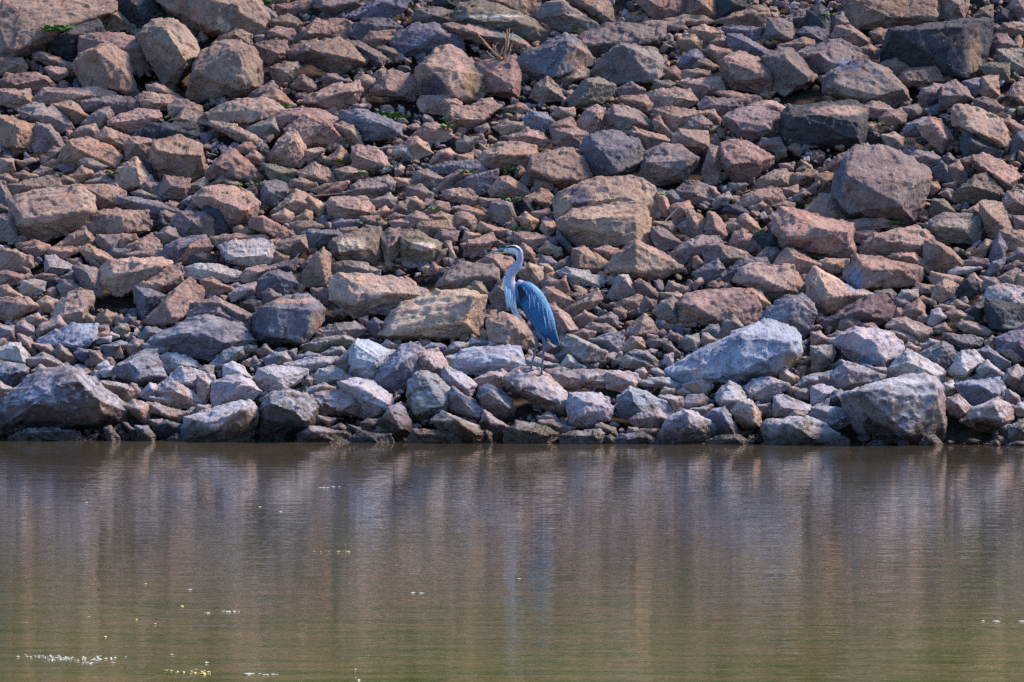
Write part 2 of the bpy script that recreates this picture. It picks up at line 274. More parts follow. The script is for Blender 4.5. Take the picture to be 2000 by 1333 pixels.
DATA = """
k;-14,846 0,796 16,771 56,735 77,733 97,720 140,718 158,726 187,751 225,776 239,789 248,805 239,823 203,834 158,832 90,841 23,850;77,767 113,751 142,733 194,783 194,819 68,789;dark pyramid-like boulder with a blue sheen on top at the waterline~dark pyramid boulder at the waterline
b;-23,-23 169,-23 225,7 225,20 187,36 146,38 126,59 86,65 75,78 77,106 45,117 16,113 -23,108;74,77 18,108 86,63;massive flat-faced outcrop boulder filling the top left corner~huge outcrop in the top left corner
g;1627,376 1632,344 1656,304 1674,288 1728,287 1755,306 1778,310 1808,331 1817,349 1798,391 1794,436 1762,443 1735,421 1672,427 1652,416;1654,342 1653,407 1800,358 1764,403;largest boulder on the right with a mottled flat face~largest mottled boulder on the right
w;1305,724 1317,713 1358,690 1387,675 1425,654 1466,639 1490,624 1520,633 1549,641 1558,657 1560,688 1547,715 1524,738 1515,742 1481,735 1466,749 1439,758 1396,753 1391,747 1346,751 1326,749;1396,740 1448,724 1493,711 1558,677 1459,648 1346,733;great white slab slanting up to the right~great white slab
g;1648,774 1654,767 1699,753 1740,741 1776,733 1803,731 1825,740 1839,758 1842,805 1841,846 1821,857 1776,864 1740,857 1699,843 1674,821 1652,794;1681,765 1708,792 1749,758 1825,762 1776,850 1758,805;biggest waterside boulder with a white top and a vertical tan rib~biggest white-topped waterside boulder
d;1717,122 1740,59 1767,56 1836,53 1854,46 1899,43 1915,37 1935,41 1935,54 1924,70 1924,122 1902,155 1884,155 1836,144 1814,135 1771,128;1744,61 1890,65 1886,151 1881,54;huge charcoal blue block with a brown end face~charcoal blue block
q;739,652 760,618 787,591 819,582 850,571 906,571 949,580 940,616 933,654 918,659 891,652 828,652 801,663 765,663;756,654 787,641 909,632 924,580;huge pale pink block with a wide flat face left of the heron~huge pale pink block
b;301,-18 490,-18 493,7 499,23 523,29 524,74 508,74 490,65 474,45 445,56 400,68 382,56 371,29 332,23 310,5;492,14 400,0 414,56;massive dark-based boulder with a pale lichen patch at the top edge~dark boulder with the lichen patch
b;368,185 373,158 382,126 395,99 420,83 441,81 468,83 495,95 501,106 510,122 508,167 490,178 474,191 423,191 386,198;463,92 486,171 377,144;biggest smooth boulder of the upper slope~big smooth boulder of the upper slope
b;1089,434 1120,414 1122,409 1201,399 1257,400 1264,416 1268,448 1275,475 1268,481 1246,475 1214,486 1183,481 1151,484 1124,477 1104,459;1115,430 1241,423 1241,477;dark-fronted rectangular block with a tan right end~dark-fronted rectangular block
b;21,391 34,383 72,385 95,373 126,364 155,365 180,387 185,412 180,421 167,434 158,448 113,459 90,468 56,466 27,445 23,416;50,430 90,434 126,416 176,412;large pinkish boulder with a hollowed flat top at the left~pinkish boulder with hollowed top
o;1641,-14 1825,-14 1836,29 1816,53 1710,56 1706,50 1683,52 1668,52 1654,29;1735,34 1825,34;huge tan boulder cut by a curved crack at the top edge~tan boulder with the curved crack
d;1530,225 1544,210 1600,204 1645,214 1659,198 1668,200 1690,214 1693,239 1688,266 1683,288 1674,277 1668,266 1600,277 1555,290 1532,284 1528,259;1546,225 1600,225 1674,243 1670,266;long dark-faced block with a pink top~long dark-faced block with pink top
b;1079,391 1093,378 1120,367 1147,355 1171,349 1201,351 1228,346 1255,353 1275,364 1282,385 1286,407 1277,434 1264,434 1228,403 1124,409 1111,423 1090,430;1120,396 1228,387;wide boulder with dark blue stains on its left shoulder~boulder with dark blue stains
b;1510,416 1523,407 1544,409 1571,414 1600,427 1623,434 1645,436 1663,439 1665,461 1668,502 1659,508 1609,504 1586,493 1532,488 1510,448;1595,445 1652,457 1537,470;big tan boulder with a crumbly right side~tan boulder with crumbly side
b;814,135 829,122 854,97 877,91 899,99 926,124 946,144 949,171 940,196 917,206 890,194 888,187 823,182 816,158;895,140 890,187 829,126;huge block with a dark left face and olive right face~block with dark left and olive right
q;644,544 659,535 711,537 769,542 801,553 828,566 846,580 794,585 769,600 738,605 702,607 693,618 670,603 648,585;699,566 760,571 693,594;very wide layered brown slab left of the pale pink block~very wide layered slab
g;1609,171 1609,155 1634,135 1656,124 1690,119 1733,137 1744,158 1767,176 1773,198 1744,212 1683,205 1645,191 1611,180;1623,167 1668,189 1706,189 1764,176;large grey boulder with streaked flat top and brown front edge~grey boulder with streaked flat top
u;288,672 299,659 333,654 347,634 360,639 371,625 396,617 416,618 468,634 491,663 470,679 441,684 416,702 392,700 365,693 338,677 315,681 299,677;351,654 416,641 439,670;big pale-topped blue boulder left of the blue-fronted cube~big pale-topped blue boulder
n;879,45 890,25 899,9 940,2 980,14 1025,29 1048,45 1068,61 1066,79 1048,88 1003,86 958,74 926,59 890,52;926,34 1003,41;long grey-green slab with a pale straight edge~long grey-green slab
u;499,616 506,603 526,600 535,591 558,580 603,578 621,591 631,605 630,627 603,666 587,670 535,670 510,663 501,645;528,600 609,605 594,668 526,654;big blue-fronted cube with a pink top and brown side~blue-fronted cube
p;359,839 362,816 400,810 427,796 468,784 495,789 502,801 501,823 490,846 486,856 445,870 386,873 357,861;445,814 414,830 479,796;boulder with bluish left slope and rusty right half at the water's edge~rusty-halved boulder at the waterline
b;1322,594 1346,575 1380,566 1425,566 1466,566 1477,589 1488,612 1488,625 1470,636 1439,636 1416,639 1391,627 1362,630 1346,614;1367,609 1403,623 1353,598;massive smooth tan boulder above the great white slab~massive smooth tan boulder
b;267,70 299,45 331,36 344,41 365,59 383,83 393,110 369,122 344,153 338,176 320,167 313,155 302,113 277,81;315,59 365,113;tall upright egg-shaped boulder standing on its narrow end~tall egg-shaped boulder
k;510,803 528,769 562,762 598,771 618,796 616,819 607,828 591,846 558,857 522,864 508,859 508,828;531,789 598,814 558,771;pale-crowned boulder with a black wet underside at the waterline~pale-crowned black-bottomed boulder
u;1131,285 1151,265 1183,258 1205,258 1246,276 1255,297 1252,315 1237,335 1201,351 1165,346 1147,324 1140,299;1169,285 1216,290 1205,335;big boulder with a streaked blue left face~boulder with streaked blue face
b;143,128 158,108 194,92 216,90 245,106 263,158 268,180 254,189 234,187 203,173 167,173 153,146;187,97 239,140 225,173;large rounded boulder with a cracked shoulder~rounded boulder with cracked shoulder
u;1009,117 1025,104 1054,92 1102,69 1117,72 1138,90 1160,115 1160,126 1126,135 1084,153 1054,164 1030,144 1016,135;1113,86 1084,149;large peaked boulder blue on the left and brown on the right~large blue and brown peaked boulder
g;1180,108 1200,95 1214,87 1241,90 1279,97 1299,117 1299,144 1286,158 1265,167 1234,167 1200,164 1186,146;1277,119 1279,155 1214,90;big blocky boulder with a pale sloping top~blocky boulder with pale sloping top
b;1651,538 1654,524 1672,499 1686,500 1731,508 1762,517 1798,524 1800,544 1794,556 1758,560 1713,565 1665,567;1690,524 1688,562 1758,529;long rounded boulder with a bright blue left end~long boulder with bright blue end
b;290,319 295,297 302,276 351,265 392,283 396,313 396,342 369,351 338,344 313,351 302,335;304,297 392,304;upright squarish slab with vertical water streaks~upright slab with water streaks
p;1621,666 1652,652 1670,641 1701,643 1744,654 1758,670 1761,681 1758,693 1726,720 1715,720 1674,711 1659,697 1641,677;1674,648 1697,677 1722,711 1708,663;broad boulder pale above with a deep blue hollow front~boulder with deep blue hollow
p;1488,832 1499,823 1553,816 1578,817 1616,834 1655,857 1655,870 1605,873 1515,870 1493,850;1538,830 1583,852 1560,823;low shark-fin shaped rock with a sunlit back in the water~shark-fin shaped rock
b;158,74 171,71 216,68 261,74 277,88 290,117 293,140 270,146 203,117 155,108;248,97 277,90
b;1030,335 1041,308 1070,299 1097,292 1120,293 1138,308 1156,344 1138,355 1115,367 1099,370 1075,358 1039,355;1039,333 1081,349 1138,349;wide flat-topped pink slab above the heron's head~wide flat-topped pink slab
w;868,699 899,688 926,681 980,675 1012,681 1027,715 1025,720 1012,720 994,731 958,733 910,729 899,724 881,720;944,713 1003,713 985,702;broad white-topped slab left of the heron's feet~white-topped slab by the heron
g;1252,344 1259,304 1268,295 1295,281 1326,283 1344,295 1362,310 1358,326 1335,355 1317,355 1279,361 1256,355;1326,337 1353,313 1263,317;smooth grey rounded boulder with a chipped right corner~smooth grey rounded boulder
b;1186,529 1200,499 1223,488 1243,470 1256,477 1290,493 1331,522 1326,529 1299,540 1268,547 1238,542 1200,535;1243,479 1241,529;pointed tent-shaped boulder right of the heron~tent-shaped boulder
b;1683,481 1713,457 1735,457 1791,443 1812,457 1825,470 1814,493 1803,508 1735,504 1731,506 1686,499;1740,468 1710,468 1798,481;broad pink rough boulder above the blue-ended boulder~broad pink rough boulder
b;987,744 1003,726 1016,720 1054,722 1070,738 1093,758 1111,771 1111,789 1102,812 1081,807 1048,789 1016,771 994,760;1003,751 1081,783 1099,796;long brown slab sloping right beneath the heron's feet~brown slab under the heron
q;187,540 196,524 218,508 315,506 333,515 326,526 263,556 239,578 223,574 191,551;223,538 257,534 320,520;overhanging pale-topped slab with a pointed brown belly~overhanging pale-topped slab
b;377,387 400,371 423,364 454,365 488,380 504,398 495,425 481,439 454,450 443,448 423,403 386,398;483,412 452,414 414,389;large speckled pink boulder with a rounded right end~speckled pink boulder
g;1555,117 1559,104 1577,95 1623,81 1641,79 1672,95 1677,97 1713,128 1636,133 1600,144 1586,146;1600,106 1634,131
q;1430,547 1452,526 1470,517 1493,517 1524,524 1549,522 1569,553 1569,574 1529,583 1511,580 1466,562 1441,549;1493,549 1524,562;long pale scooped boulder with a blunt right end~long pale scooped boulder
g;1119,79 1155,61 1186,48 1229,48 1254,59 1297,54 1297,72 1283,86 1245,87 1200,86 1177,101 1159,113 1144,95 1119,83;1146,88 1200,83 1279,79;wide grey plateau slab above a big brown block~wide grey plateau slab
g;800,747 816,729 832,725 852,735 877,760 878,783 872,801 845,821 823,824 807,816 798,789;827,738 865,794 809,805;speckled grey-green rounded boulder by the brown mottled slab~speckled grey-green boulder
u;763,86 780,61 814,48 847,47 863,54 865,65 897,70 897,90 906,99 836,108 807,97 786,106 768,95;845,74 814,92 859,63;big blue-topped boulder with a dark mossy underside~blue-topped mossy boulder
b;1863,209 1893,209 1915,216 1956,234 1978,279 1974,290 1965,297 1938,293 1888,257 1863,245;1890,250 1960,281;pitted pink slab tilted steeply down to the right~pitted pink slab
b;279,630 299,607 324,580 347,562 369,544 396,566 396,594 374,607 356,634 297,639;324,594 338,630;tall slanting slab left of the dark purple dome~tall slanting slab
g;1410,230 1439,216 1466,209 1493,210 1520,223 1531,243 1524,266 1502,270 1466,279 1443,266 1418,243;1430,234 1506,248 1459,266;many-sided jewel-shaped boulder with streaked pale front~many-sided jewel-shaped boulder
b;1407,122 1425,108 1445,104 1481,113 1502,135 1513,153 1504,173 1488,182 1475,176 1436,173 1421,164 1409,144;1436,158 1499,149 1416,117;large pink-brown boulder with a blue left side~pink-brown boulder with blue side
u;732,747 742,724 765,699 783,675 816,670 828,686 816,738 801,747 774,771 760,769 740,753;783,706 760,733
q;1575,544 1593,526 1623,539 1659,566 1686,575 1661,594 1645,603 1634,614 1600,612 1580,594;1623,580;pale bulky boulder behind the dark brown wedge~pale bulky boulder
b;564,101 587,82 625,84 661,78 690,90 715,117 713,126 681,135 661,146 639,133 612,110 567,110;614,99 648,117 704,119;arching overhanging slab above a black hollow~arching overhanging slab
b;1409,317 1407,295 1412,283 1436,270 1466,279 1508,308 1508,317 1486,317 1486,335 1470,342 1466,353 1448,358 1432,355;1481,317 1416,322;smooth brown tapering boulder~smooth brown tapering boulder
b;414,214 441,203 463,196 513,192 526,196 553,214 544,221 515,239 508,241 472,250 414,236 405,221;510,216 506,236
p;1287,850 1304,819 1335,801 1349,803 1394,828 1397,841 1387,857 1358,870 1290,870;1313,825 1344,834 1340,805;broad-shouldered boulder with a pale domed top at the water's edge~broad-shouldered pale-domed boulder
n;643,477 652,468 681,457 715,444 738,448 742,470 744,497 733,517 724,517 679,509 668,509 648,493;652,475 733,486 663,493;flat-faced boulder with cream lichen spots~boulder with cream lichen spots
b;167,434 176,421 203,413 230,410 286,415 295,434 295,448 270,457 225,458 185,457 169,450;236,425 243,454;low block with a square dark left face~low block with square dark face
b;1063,729 1068,722 1093,724 1149,724 1205,726 1241,733 1250,747 1228,753 1183,756 1138,757 1090,756 1072,740;1138,742 1205,747;long flat ledge right of the heron's feet~long ledge right of the heron
u;1490,621 1499,600 1538,580 1565,575 1587,594 1593,614 1583,645 1569,657 1551,641 1511,630;1560,594 1540,627;purple-grey boulder resting on the upper end of the great white slab~purple-grey boulder
b;928,126 962,117 998,111 1005,122 1016,140 1014,191 1003,194 944,180 949,149;998,176;broad cracked boulder below the dry twigs~cracked boulder below the twigs
g;1490,115 1515,108 1520,95 1547,97 1556,113 1592,149 1583,160 1549,171 1533,185 1511,173 1511,144;1529,110 1560,144 1583,155;large grey boulder folding down to a point~grey boulder folding to a point
p;1107,794 1115,771 1151,768 1171,771 1196,798 1189,821 1160,837 1138,841 1115,832;1147,789 1133,810 1171,796;round grey boulder with a bright pale cap~round boulder with pale cap
d;126,59 146,38 187,38 196,54 203,68 167,72 155,108 144,122 126,113 97,90 83,81 97,68;135,68
g;852,565 859,547 877,526 899,513 958,520 971,529 973,549 967,565 955,571 940,553 926,549 895,574 868,569;868,553 917,540 969,538;streaked grey boulder left of the heron's neck~streaked grey boulder by the heron
k;1600,634 1614,623 1656,603 1695,580 1724,575 1744,594 1746,612 1735,630 1708,634 1686,627 1659,623 1641,632 1623,643;1681,607 1708,616;dark brown wedge-shaped boulder~dark brown wedge boulder
d;227,-14 302,-14 322,29 304,43 284,56 252,45 239,29;270,14
b;908,-14 1054,-14 1052,14 1045,41 958,14;980,5
w;684,726 686,686 699,664 722,667 749,684 769,690 758,713 731,747 722,738 684,733;697,711 733,699 729,713 693,670;pale blue blocky boulder split by a crack~pale blue cracked boulder
o;-11,227 11,228 41,239 68,245 74,266 65,290 32,297 14,290 -11,284;38,250 29,288;large blocky boulder with an orange side at the left edge~orange-sided boulder at the left edge
d;1923,594 1929,585 1960,594 2016,600 2016,641 1960,652 1933,639;1951,607 1960,643;large block with a black-brown shaded front at the right edge~black-fronted block at the right edge
g;1810,441 1818,430 1848,418 1913,425 1917,452 1908,477 1893,470 1870,466 1836,470 1816,452;1879,448 1825,443;block with a purple-grey top and black shaded front~purple-topped black-fronted block
p;425,481 463,470 508,468 529,472 531,481 535,506 526,517 499,522 445,511 436,499;517,499 443,504;broad pale flat slab with a blue-grey front~pale slab with blue-grey front
g;1045,25 1070,5 1095,-2 1102,5 1169,50 1156,61 1111,61 1079,54 1052,36;1106,27 1099,7;angular block with a long pale diagonal edge~block with long diagonal edge
b;1238,-14 1344,-14 1344,27 1313,41 1286,41 1274,23 1245,7;1290,14
b;953,625 982,612 1012,621 1016,634 1027,645 1039,654 1045,675 1036,684 1014,682 987,677 958,666 958,648 953,636;998,634 1016,645 989,670;large brown boulder behind the heron's legs~brown boulder behind the heron's legs
u;661,34 704,16 760,-14 803,-14 792,18 771,29 756,41 690,43;751,5 693,34;wide bluish slab sloping down to the left at the top edge~wide bluish slab at the top
b;558,254 596,227 639,234 666,270 661,281 598,293 585,270;639,243 598,277
o;117,306 135,276 158,272 178,272 214,288 236,304 227,326 203,322 176,310 158,308 146,326 122,324;144,285 176,301
b;1877,823 1899,801 1922,789 1949,780 1976,794 1980,819 1965,834 1944,843 1917,843 1897,834;1915,814 1960,823 1938,792;rounded tan boulder near the right end of the waterline~rounded tan waterline boulder
b;928,315 944,299 976,281 996,279 1025,283 1045,288 1048,299 1030,324 994,329 955,327;973,304 1034,304;broad pinkish boulder sloping left above the flat pink slab~broad pinkish sloping boulder
u;1207,776 1232,756 1259,767 1299,787 1315,805 1299,816 1268,805 1234,819 1214,814 1205,796;1238,783 1250,803 1229,765;blue and pink boulder with a bright diagonal rib~boulder with bright diagonal rib
u;222,717 239,708 261,698 281,686 304,686 311,702 322,735 308,740 284,738 268,753 245,742 227,733;250,711 284,733 266,742
b;985,857 991,839 1009,825 1039,828 1070,837 1093,848 1086,861 1079,873 985,873;1009,839 1066,848;round-backed boulder rising from the water below the egg-shaped rock~round-backed boulder in the water
b;405,340 420,315 434,304 450,292 459,295 483,315 515,346 499,358 456,351 423,344 409,349;459,313 454,340 423,322;broad peaked boulder with a pale streak down its face~peaked boulder with pale streak
p;660,749 690,744 695,740 722,744 762,771 765,789 751,812 738,819 715,819 711,783 699,765 670,758;711,780 758,794 702,760;long sloping boulder with a streaked pale top~long boulder with streaked top
p;415,760 416,749 441,738 470,735 490,742 509,765 490,783 454,785 429,796 414,796 423,776;472,747 456,769;rounded pink and grey boulder streaked in layers~layered pink and grey boulder
w;74,663 108,650 140,635 187,637 187,663 167,681 144,690 126,679 99,675 77,672;144,675 176,670;flat pale lilac slab among the small left stones~flat pale lilac slab
g;360,634 369,614 387,600 419,585 446,594 479,616 495,634 497,650 473,654 446,623 401,618 369,630;428,607
b;1102,-14 1183,-14 1201,45 1183,50 1151,34 1111,5;1160,14
b;578,83 589,59 618,37 641,39 670,41 689,48 681,65 679,77 643,83 591,82;630,65 603,65
b;865,52 890,48 940,54 1003,70 1045,95 1025,106 991,86 935,83 897,72;935,68 1003,79
u;662,230 666,218 693,216 715,218 749,230 780,243 783,270 760,273 726,272 717,245 681,239;726,239 771,248;bluish broken slab beside green moss~bluish broken slab by the moss
g;29,852 50,841 86,837 153,843 156,857 135,873 45,873;90,846;low long rock half sunk in the water at the left~low sunken rock at the left
p;498,747 506,722 533,714 598,724 599,731 587,744 553,766 524,765 501,753;526,733 558,740 558,760;pale flat-topped block with a blue left face~pale flat-topped blue-faced block
b;587,198 603,187 648,167 697,160 704,176 695,196 663,214 625,203 596,207;686,178 603,198;pale pink wedge with a long flat top~pale pink wedge
g;377,594 425,583 452,596 468,605 495,618 499,645 490,650 468,645 441,621 400,618;434,594 468,614
b;263,558 293,547 331,517 351,517 358,533 351,553 322,569 293,589 266,589;315,558 275,558
b;726,173 744,149 768,136 800,149 820,158 821,162 809,194 805,196 777,187 726,185;748,171 786,189;tilted cube-like boulder overhanging a black gap~tilted cube-like boulder
b;97,623 117,589 135,573 158,566 178,571 182,585 167,616 162,632 133,636 122,623;160,609 122,621;tilted pinkish slab with a brown lower corner~tilted pinkish slab
b;59,196 88,174 140,173 191,172 216,178 232,189 203,190 158,198 144,200 101,203 68,200;95,180 158,187;long low slab under the cracked round boulder~long low slab
n;1858,391 1870,373 1902,344 1926,340 1956,369 1962,380 1949,389 1915,391 1888,398;1902,362
g;1617,738 1645,708 1668,713 1681,724 1726,735 1728,742 1690,753 1654,765 1629,758;1659,724 1650,751
u;1867,753 1884,748 1913,747 1933,741 1951,741 1962,758 1958,778 1922,794 1908,796 1899,787 1879,774;1920,756 1947,776;dark blue-grey rough boulder with a tan corner chip~dark rough boulder with tan chip
n;1111,198 1122,180 1142,155 1169,153 1201,169 1196,185 1178,200 1138,209 1115,212;1133,198 1151,162;mossy green-grey block with pale scratches~mossy block with pale scratches
g;614,14 621,-9 726,-14 715,9 661,34 625,18;693,5 636,14
p;1737,720 1762,693 1767,685 1787,688 1794,699 1841,722 1843,729 1836,749 1821,742 1798,731 1758,735 1746,733;1776,708 1794,724 1825,733;split pale boulder with a triangular facet above the biggest waterside boulder~split pale boulder
b;805,697 825,686 854,685 870,706 883,738 879,747 863,751 836,733 811,729 800,706;829,697 856,724
n;780,463 800,452 820,454 829,468 863,477 863,488 845,511 841,515 823,504 786,506;843,486 789,470;rough block splashed with white lichen~rock splashed with white lichen
b;528,322 528,304 540,290 544,272 558,263 580,258 594,285 594,313 587,324 567,326 535,319;535,301 564,292 576,272;upright block with a rusty front and pale top~upright block with rusty front
o;589,553 591,535 603,515 616,497 630,486 645,499 645,538 643,565 634,569 598,560;627,497 636,556;upright rusty triangular slab~upright rusty triangular slab
u;499,569 506,547 522,533 544,529 567,535 578,553 558,580 535,587 513,585;544,542;dark blue domed boulder~dark blue domed boulder
b;2,158 14,146 41,146 68,145 90,151 115,169 113,173 61,185 23,178 2,171;86,155 27,167
b;533,232 553,218 591,209 639,219 662,232 663,248 603,236 555,250 544,248;576,225 639,232
b;1914,396 1920,392 1956,398 1962,414 1980,452 1960,457 1944,472 1924,448 1915,425;1929,416 1960,448
b;1803,502 1809,472 1821,469 1854,486 1877,508 1884,520 1854,529 1848,538 1825,526 1805,515;1843,488
b;1897,315 1902,306 1922,302 1938,308 1983,331 1992,346 1978,369 1965,373 1938,344 1902,326;1906,319 1969,358;long pinkish slab sliding down to the right~long pinkish sliding slab
o;844,823 865,802 895,816 958,846 955,861 926,873 901,850 868,834;890,823 926,850;mottled rusty slab sliding into the water~mottled rusty slab
g;1093,670 1108,654 1126,659 1165,677 1187,690 1183,706 1151,712 1129,708 1102,688;1156,679 1140,704;grey boulder just right of the heron's tail with a brown end~grey boulder by the heron's tail
p;1921,585 1933,562 1965,557 2016,566 2016,603 1983,603 1951,594 1926,580;1983,594
g;34,216 65,204 97,209 126,227 140,243 144,250 115,259 88,243 68,239 45,232;65,227 97,227
b;1256,187 1281,178 1319,173 1344,176 1362,198 1342,209 1308,214 1274,212;1340,194
b;603,776 621,774 654,763 679,762 693,771 708,785 714,803 702,814 666,810 645,807 654,792 630,783;663,801 693,787
g;1180,227 1200,208 1223,209 1245,218 1270,239 1279,257 1245,245 1211,259 1189,254;1200,225 1245,236
b;1573,412 1600,382 1629,380 1641,398 1651,412 1650,434 1623,434 1577,425;1614,398 1627,425
g;934,774 937,758 953,752 980,765 996,780 1004,796 1000,810 982,820 967,816 944,796;944,778 994,796 958,765;grey egg-shaped boulder with a pale crown under the long brown slab~egg-shaped boulder with pale crown
b;9,364 14,362 56,358 95,344 110,342 119,362 108,367 99,369 83,385 45,387 18,387 9,380;56,364
d;1875,270 1886,259 1960,297 1947,315 1884,315;1904,281
o;1344,-14 1403,-14 1403,36 1387,41 1344,29;1376,11
d;1403,-14 1472,-14 1466,18 1425,34 1400,41;1436,9
p;319,747 349,720 374,722 416,735 416,765 378,765 351,753;360,747
o;582,848 605,833 639,839 677,846 684,855 677,870 585,870;607,843;brown wedge of rock dipping into the water~brown wedge dipping into water
b;641,398 650,387 693,385 711,386 729,405 729,416 699,423 659,427 645,416;704,412 654,403;broad pale brown boulder with a smooth sloping top~broad pale brown boulder
b;230,333 248,316 266,311 279,324 302,358 277,364 254,371 236,369 227,360;268,340 275,362
b;872,230 883,209 922,207 958,216 978,209 955,223 944,239 922,252 877,246;881,232 944,234
u;681,68 693,45 724,38 751,38 783,54 771,68 733,74 711,81;720,50
b;800,855 811,841 863,842 901,852 899,873 800,873;814,848 868,850
p;356,522 401,518 434,520 470,533 473,547 441,551 401,547 360,540;428,533
b;-14,587 14,582 52,583 70,594 75,600 38,618 14,624 -14,624;63,598;broad flat pink-grey slab on the left edge~flat pink-grey slab at the left edge
b;214,239 234,225 270,215 308,218 312,230 295,241 275,257 248,259 216,245;299,232 225,241
b;1279,216 1301,210 1340,216 1380,221 1371,232 1335,250 1315,257 1308,254 1279,227;1326,230
g;153,199 203,190 252,190 268,200 268,212 223,223 194,216 162,214;203,200
d;279,261 293,243 338,246 383,241 393,250 392,268 365,270 324,270 293,270;338,254
g;1370,481 1394,477 1409,479 1454,493 1472,506 1425,517 1412,520 1398,511 1385,517 1376,504;1421,504 1403,481;long rock half grey half pink pointing right~half grey half pink rock
b;688,324 688,290 702,285 733,288 753,306 758,322 751,331 715,331 693,328;747,322 695,304;smooth brown square boulder~smooth brown square boulder
g;335,432 351,416 371,415 401,416 405,434 403,457 356,463;378,434
g;1949,99 2016,95 2016,142 1976,144 1969,128 1951,122;1971,117
b;158,364 223,361 245,377 236,387 234,405 203,409 187,396;203,387
u;233,387 263,386 315,398 344,403 353,414 315,423 297,423 248,407 234,400;259,394;long lilac slab sloping right with a blue-stained left end~long lilac slab
u;-14,706 0,705 45,715 54,722 54,729 34,747 20,758 -14,749;45,726 0,733;flat-topped blue-grey block at the left edge above the waterline boulder~blue-grey block at the left edge
b;1836,-14 1890,-14 1890,14 1881,36 1852,43 1839,29;1870,9
p;1453,758 1470,744 1499,738 1526,747 1542,754 1529,765 1502,783 1488,785 1466,778;1490,762 1470,771 1511,747;pale angular boulder under the middle of the great white slab~pale angular boulder
g;1151,144 1167,119 1192,104 1216,108 1216,158 1183,158 1171,149;1187,126
b;528,418 562,385 580,371 603,382 616,398 634,403 625,409 598,416 580,421 567,412 544,416;580,394 564,396
b;1508,520 1538,488 1547,486 1601,513 1616,524 1569,529 1560,538 1547,522 1524,522;1560,506
b;1117,524 1120,488 1142,482 1192,517 1192,524 1169,533 1122,526;1129,490 1129,522
u;1944,663 1969,652 2000,648 2016,643 2016,702 1996,693 1983,681 1960,679 1947,686;1987,670
g;877,769 886,758 899,767 944,796 944,816 935,823 913,816 879,798;897,776 933,814;narrow grey-green slab slanting down to the right~narrow grey-green slanting slab
b;1315,268 1328,253 1380,259 1387,288 1387,302 1346,290 1315,286;1335,266 1380,286
p;1093,852 1115,844 1169,841 1178,848 1176,866 1169,875 1097,873;1115,851 1169,852;flat layered stone at the waterline below the pale-capped boulder~flat layered stone at the waterline
g;1586,798 1618,795 1656,803 1663,812 1652,830 1632,841 1618,834 1586,819;1614,805 1623,830
b;-5,488 29,488 61,504 66,520 54,527 -5,529;32,493
b;1794,248 1816,233 1836,236 1854,259 1861,272 1839,297 1821,281 1803,266;1825,245 1843,270
g;1529,38 1560,20 1601,16 1616,20 1616,47 1583,54 1560,54 1551,47;1571,34
b;742,821 760,796 783,787 801,823 805,846 796,852 783,850 760,834;762,805 783,834
g;1306,497 1326,481 1358,467 1371,461 1403,463 1409,477 1380,477 1362,484 1358,504 1335,518 1313,504;1358,479
u;879,367 917,344 969,335 971,349 958,360 946,378 931,382 886,369;922,346
b;311,767 320,751 347,748 378,767 398,789 383,796 342,796 347,780 317,771;347,767
g;672,376 702,353 733,352 756,343 771,355 765,371 749,378 706,378 697,385 675,382;706,369 747,367
d;1577,23 1600,9 1614,18 1620,45 1618,74 1600,88 1586,68;1605,41
b;1751,160 1762,144 1780,135 1827,133 1839,149 1843,158 1803,164 1769,171;1776,158 1771,146
b;1436,398 1454,382 1479,371 1504,364 1524,373 1531,389 1515,405 1502,389 1470,405 1448,405;1497,387
g;1323,373 1340,356 1364,354 1380,364 1391,380 1394,391 1380,399 1353,399 1335,391;1355,380
o;1430,805 1443,785 1468,783 1479,801 1487,823 1486,834 1470,841 1454,837 1439,823;1468,792 1475,830
b;263,194 281,182 315,185 349,191 360,198 333,214 304,216 279,214;279,200 326,203
g;72,242 97,245 113,263 126,284 124,293 97,293 77,297 61,293 74,266;101,257
g;1834,189 1843,167 1866,159 1884,171 1902,194 1879,200 1861,209 1839,214;1884,187 1839,187
g;1495,68 1502,38 1544,38 1558,77 1538,86 1499,74;1522,65 1538,74
b;1319,160 1358,155 1407,154 1416,178 1394,185 1367,194 1353,178;1391,171
g;955,576 967,565 985,540 1003,556 1003,605 967,605;980,560
p;1851,724 1866,706 1879,687 1904,688 1921,704 1899,726 1881,743 1861,733;1879,711 1886,729
u;1794,693 1816,681 1841,669 1859,677 1867,695 1863,711 1850,721 1832,715 1816,704;1841,677 1827,706
b;816,198 825,189 879,189 902,203 874,216 874,225 823,218;874,198
b;497,88 526,83 540,77 558,83 562,106 555,119 526,128 517,113 501,104;544,106
b;1398,42 1432,36 1470,14 1488,12 1508,29 1504,38 1490,50 1463,51 1436,45;1470,27
u;1380,814 1389,803 1416,796 1427,816 1446,850 1425,852 1398,850 1396,830;1409,807 1434,846
g;1364,203 1378,191 1414,194 1448,196 1452,209 1425,221 1396,225 1367,212;1403,207
b;486,434 495,425 513,425 544,439 571,452 576,461 553,472 522,457 490,445;513,427 517,452;tan wedge with a dark blue left face~tan wedge with blue face
p;-14,686 18,672 38,672 56,695 61,713 45,715 14,706 -14,697;36,681 45,706
b;245,284 254,270 270,269 286,272 304,279 293,311 245,311;266,281
b;1960,391 1969,376 1983,373 2016,380 2016,412 1987,418 1965,414;1980,391
p;1398,774 1412,756 1425,747 1445,756 1457,778 1439,787 1430,807 1416,801 1398,783;1436,783 1409,783
b;101,484 135,461 164,445 171,452 189,477 187,484 158,488;167,457
b;955,373 976,347 991,346 1025,364 1034,378 1016,385 962,382;994,362
b;311,371 322,344 369,351 369,367 362,387 338,387 313,382;335,364 360,369;cube-like block with a pale triangular top~cube-like block with triangular top
n;585,677 625,663 670,653 695,666 686,677 659,681 603,686;670,661;yellow-green tinged flat stone~yellow-green tinged stone
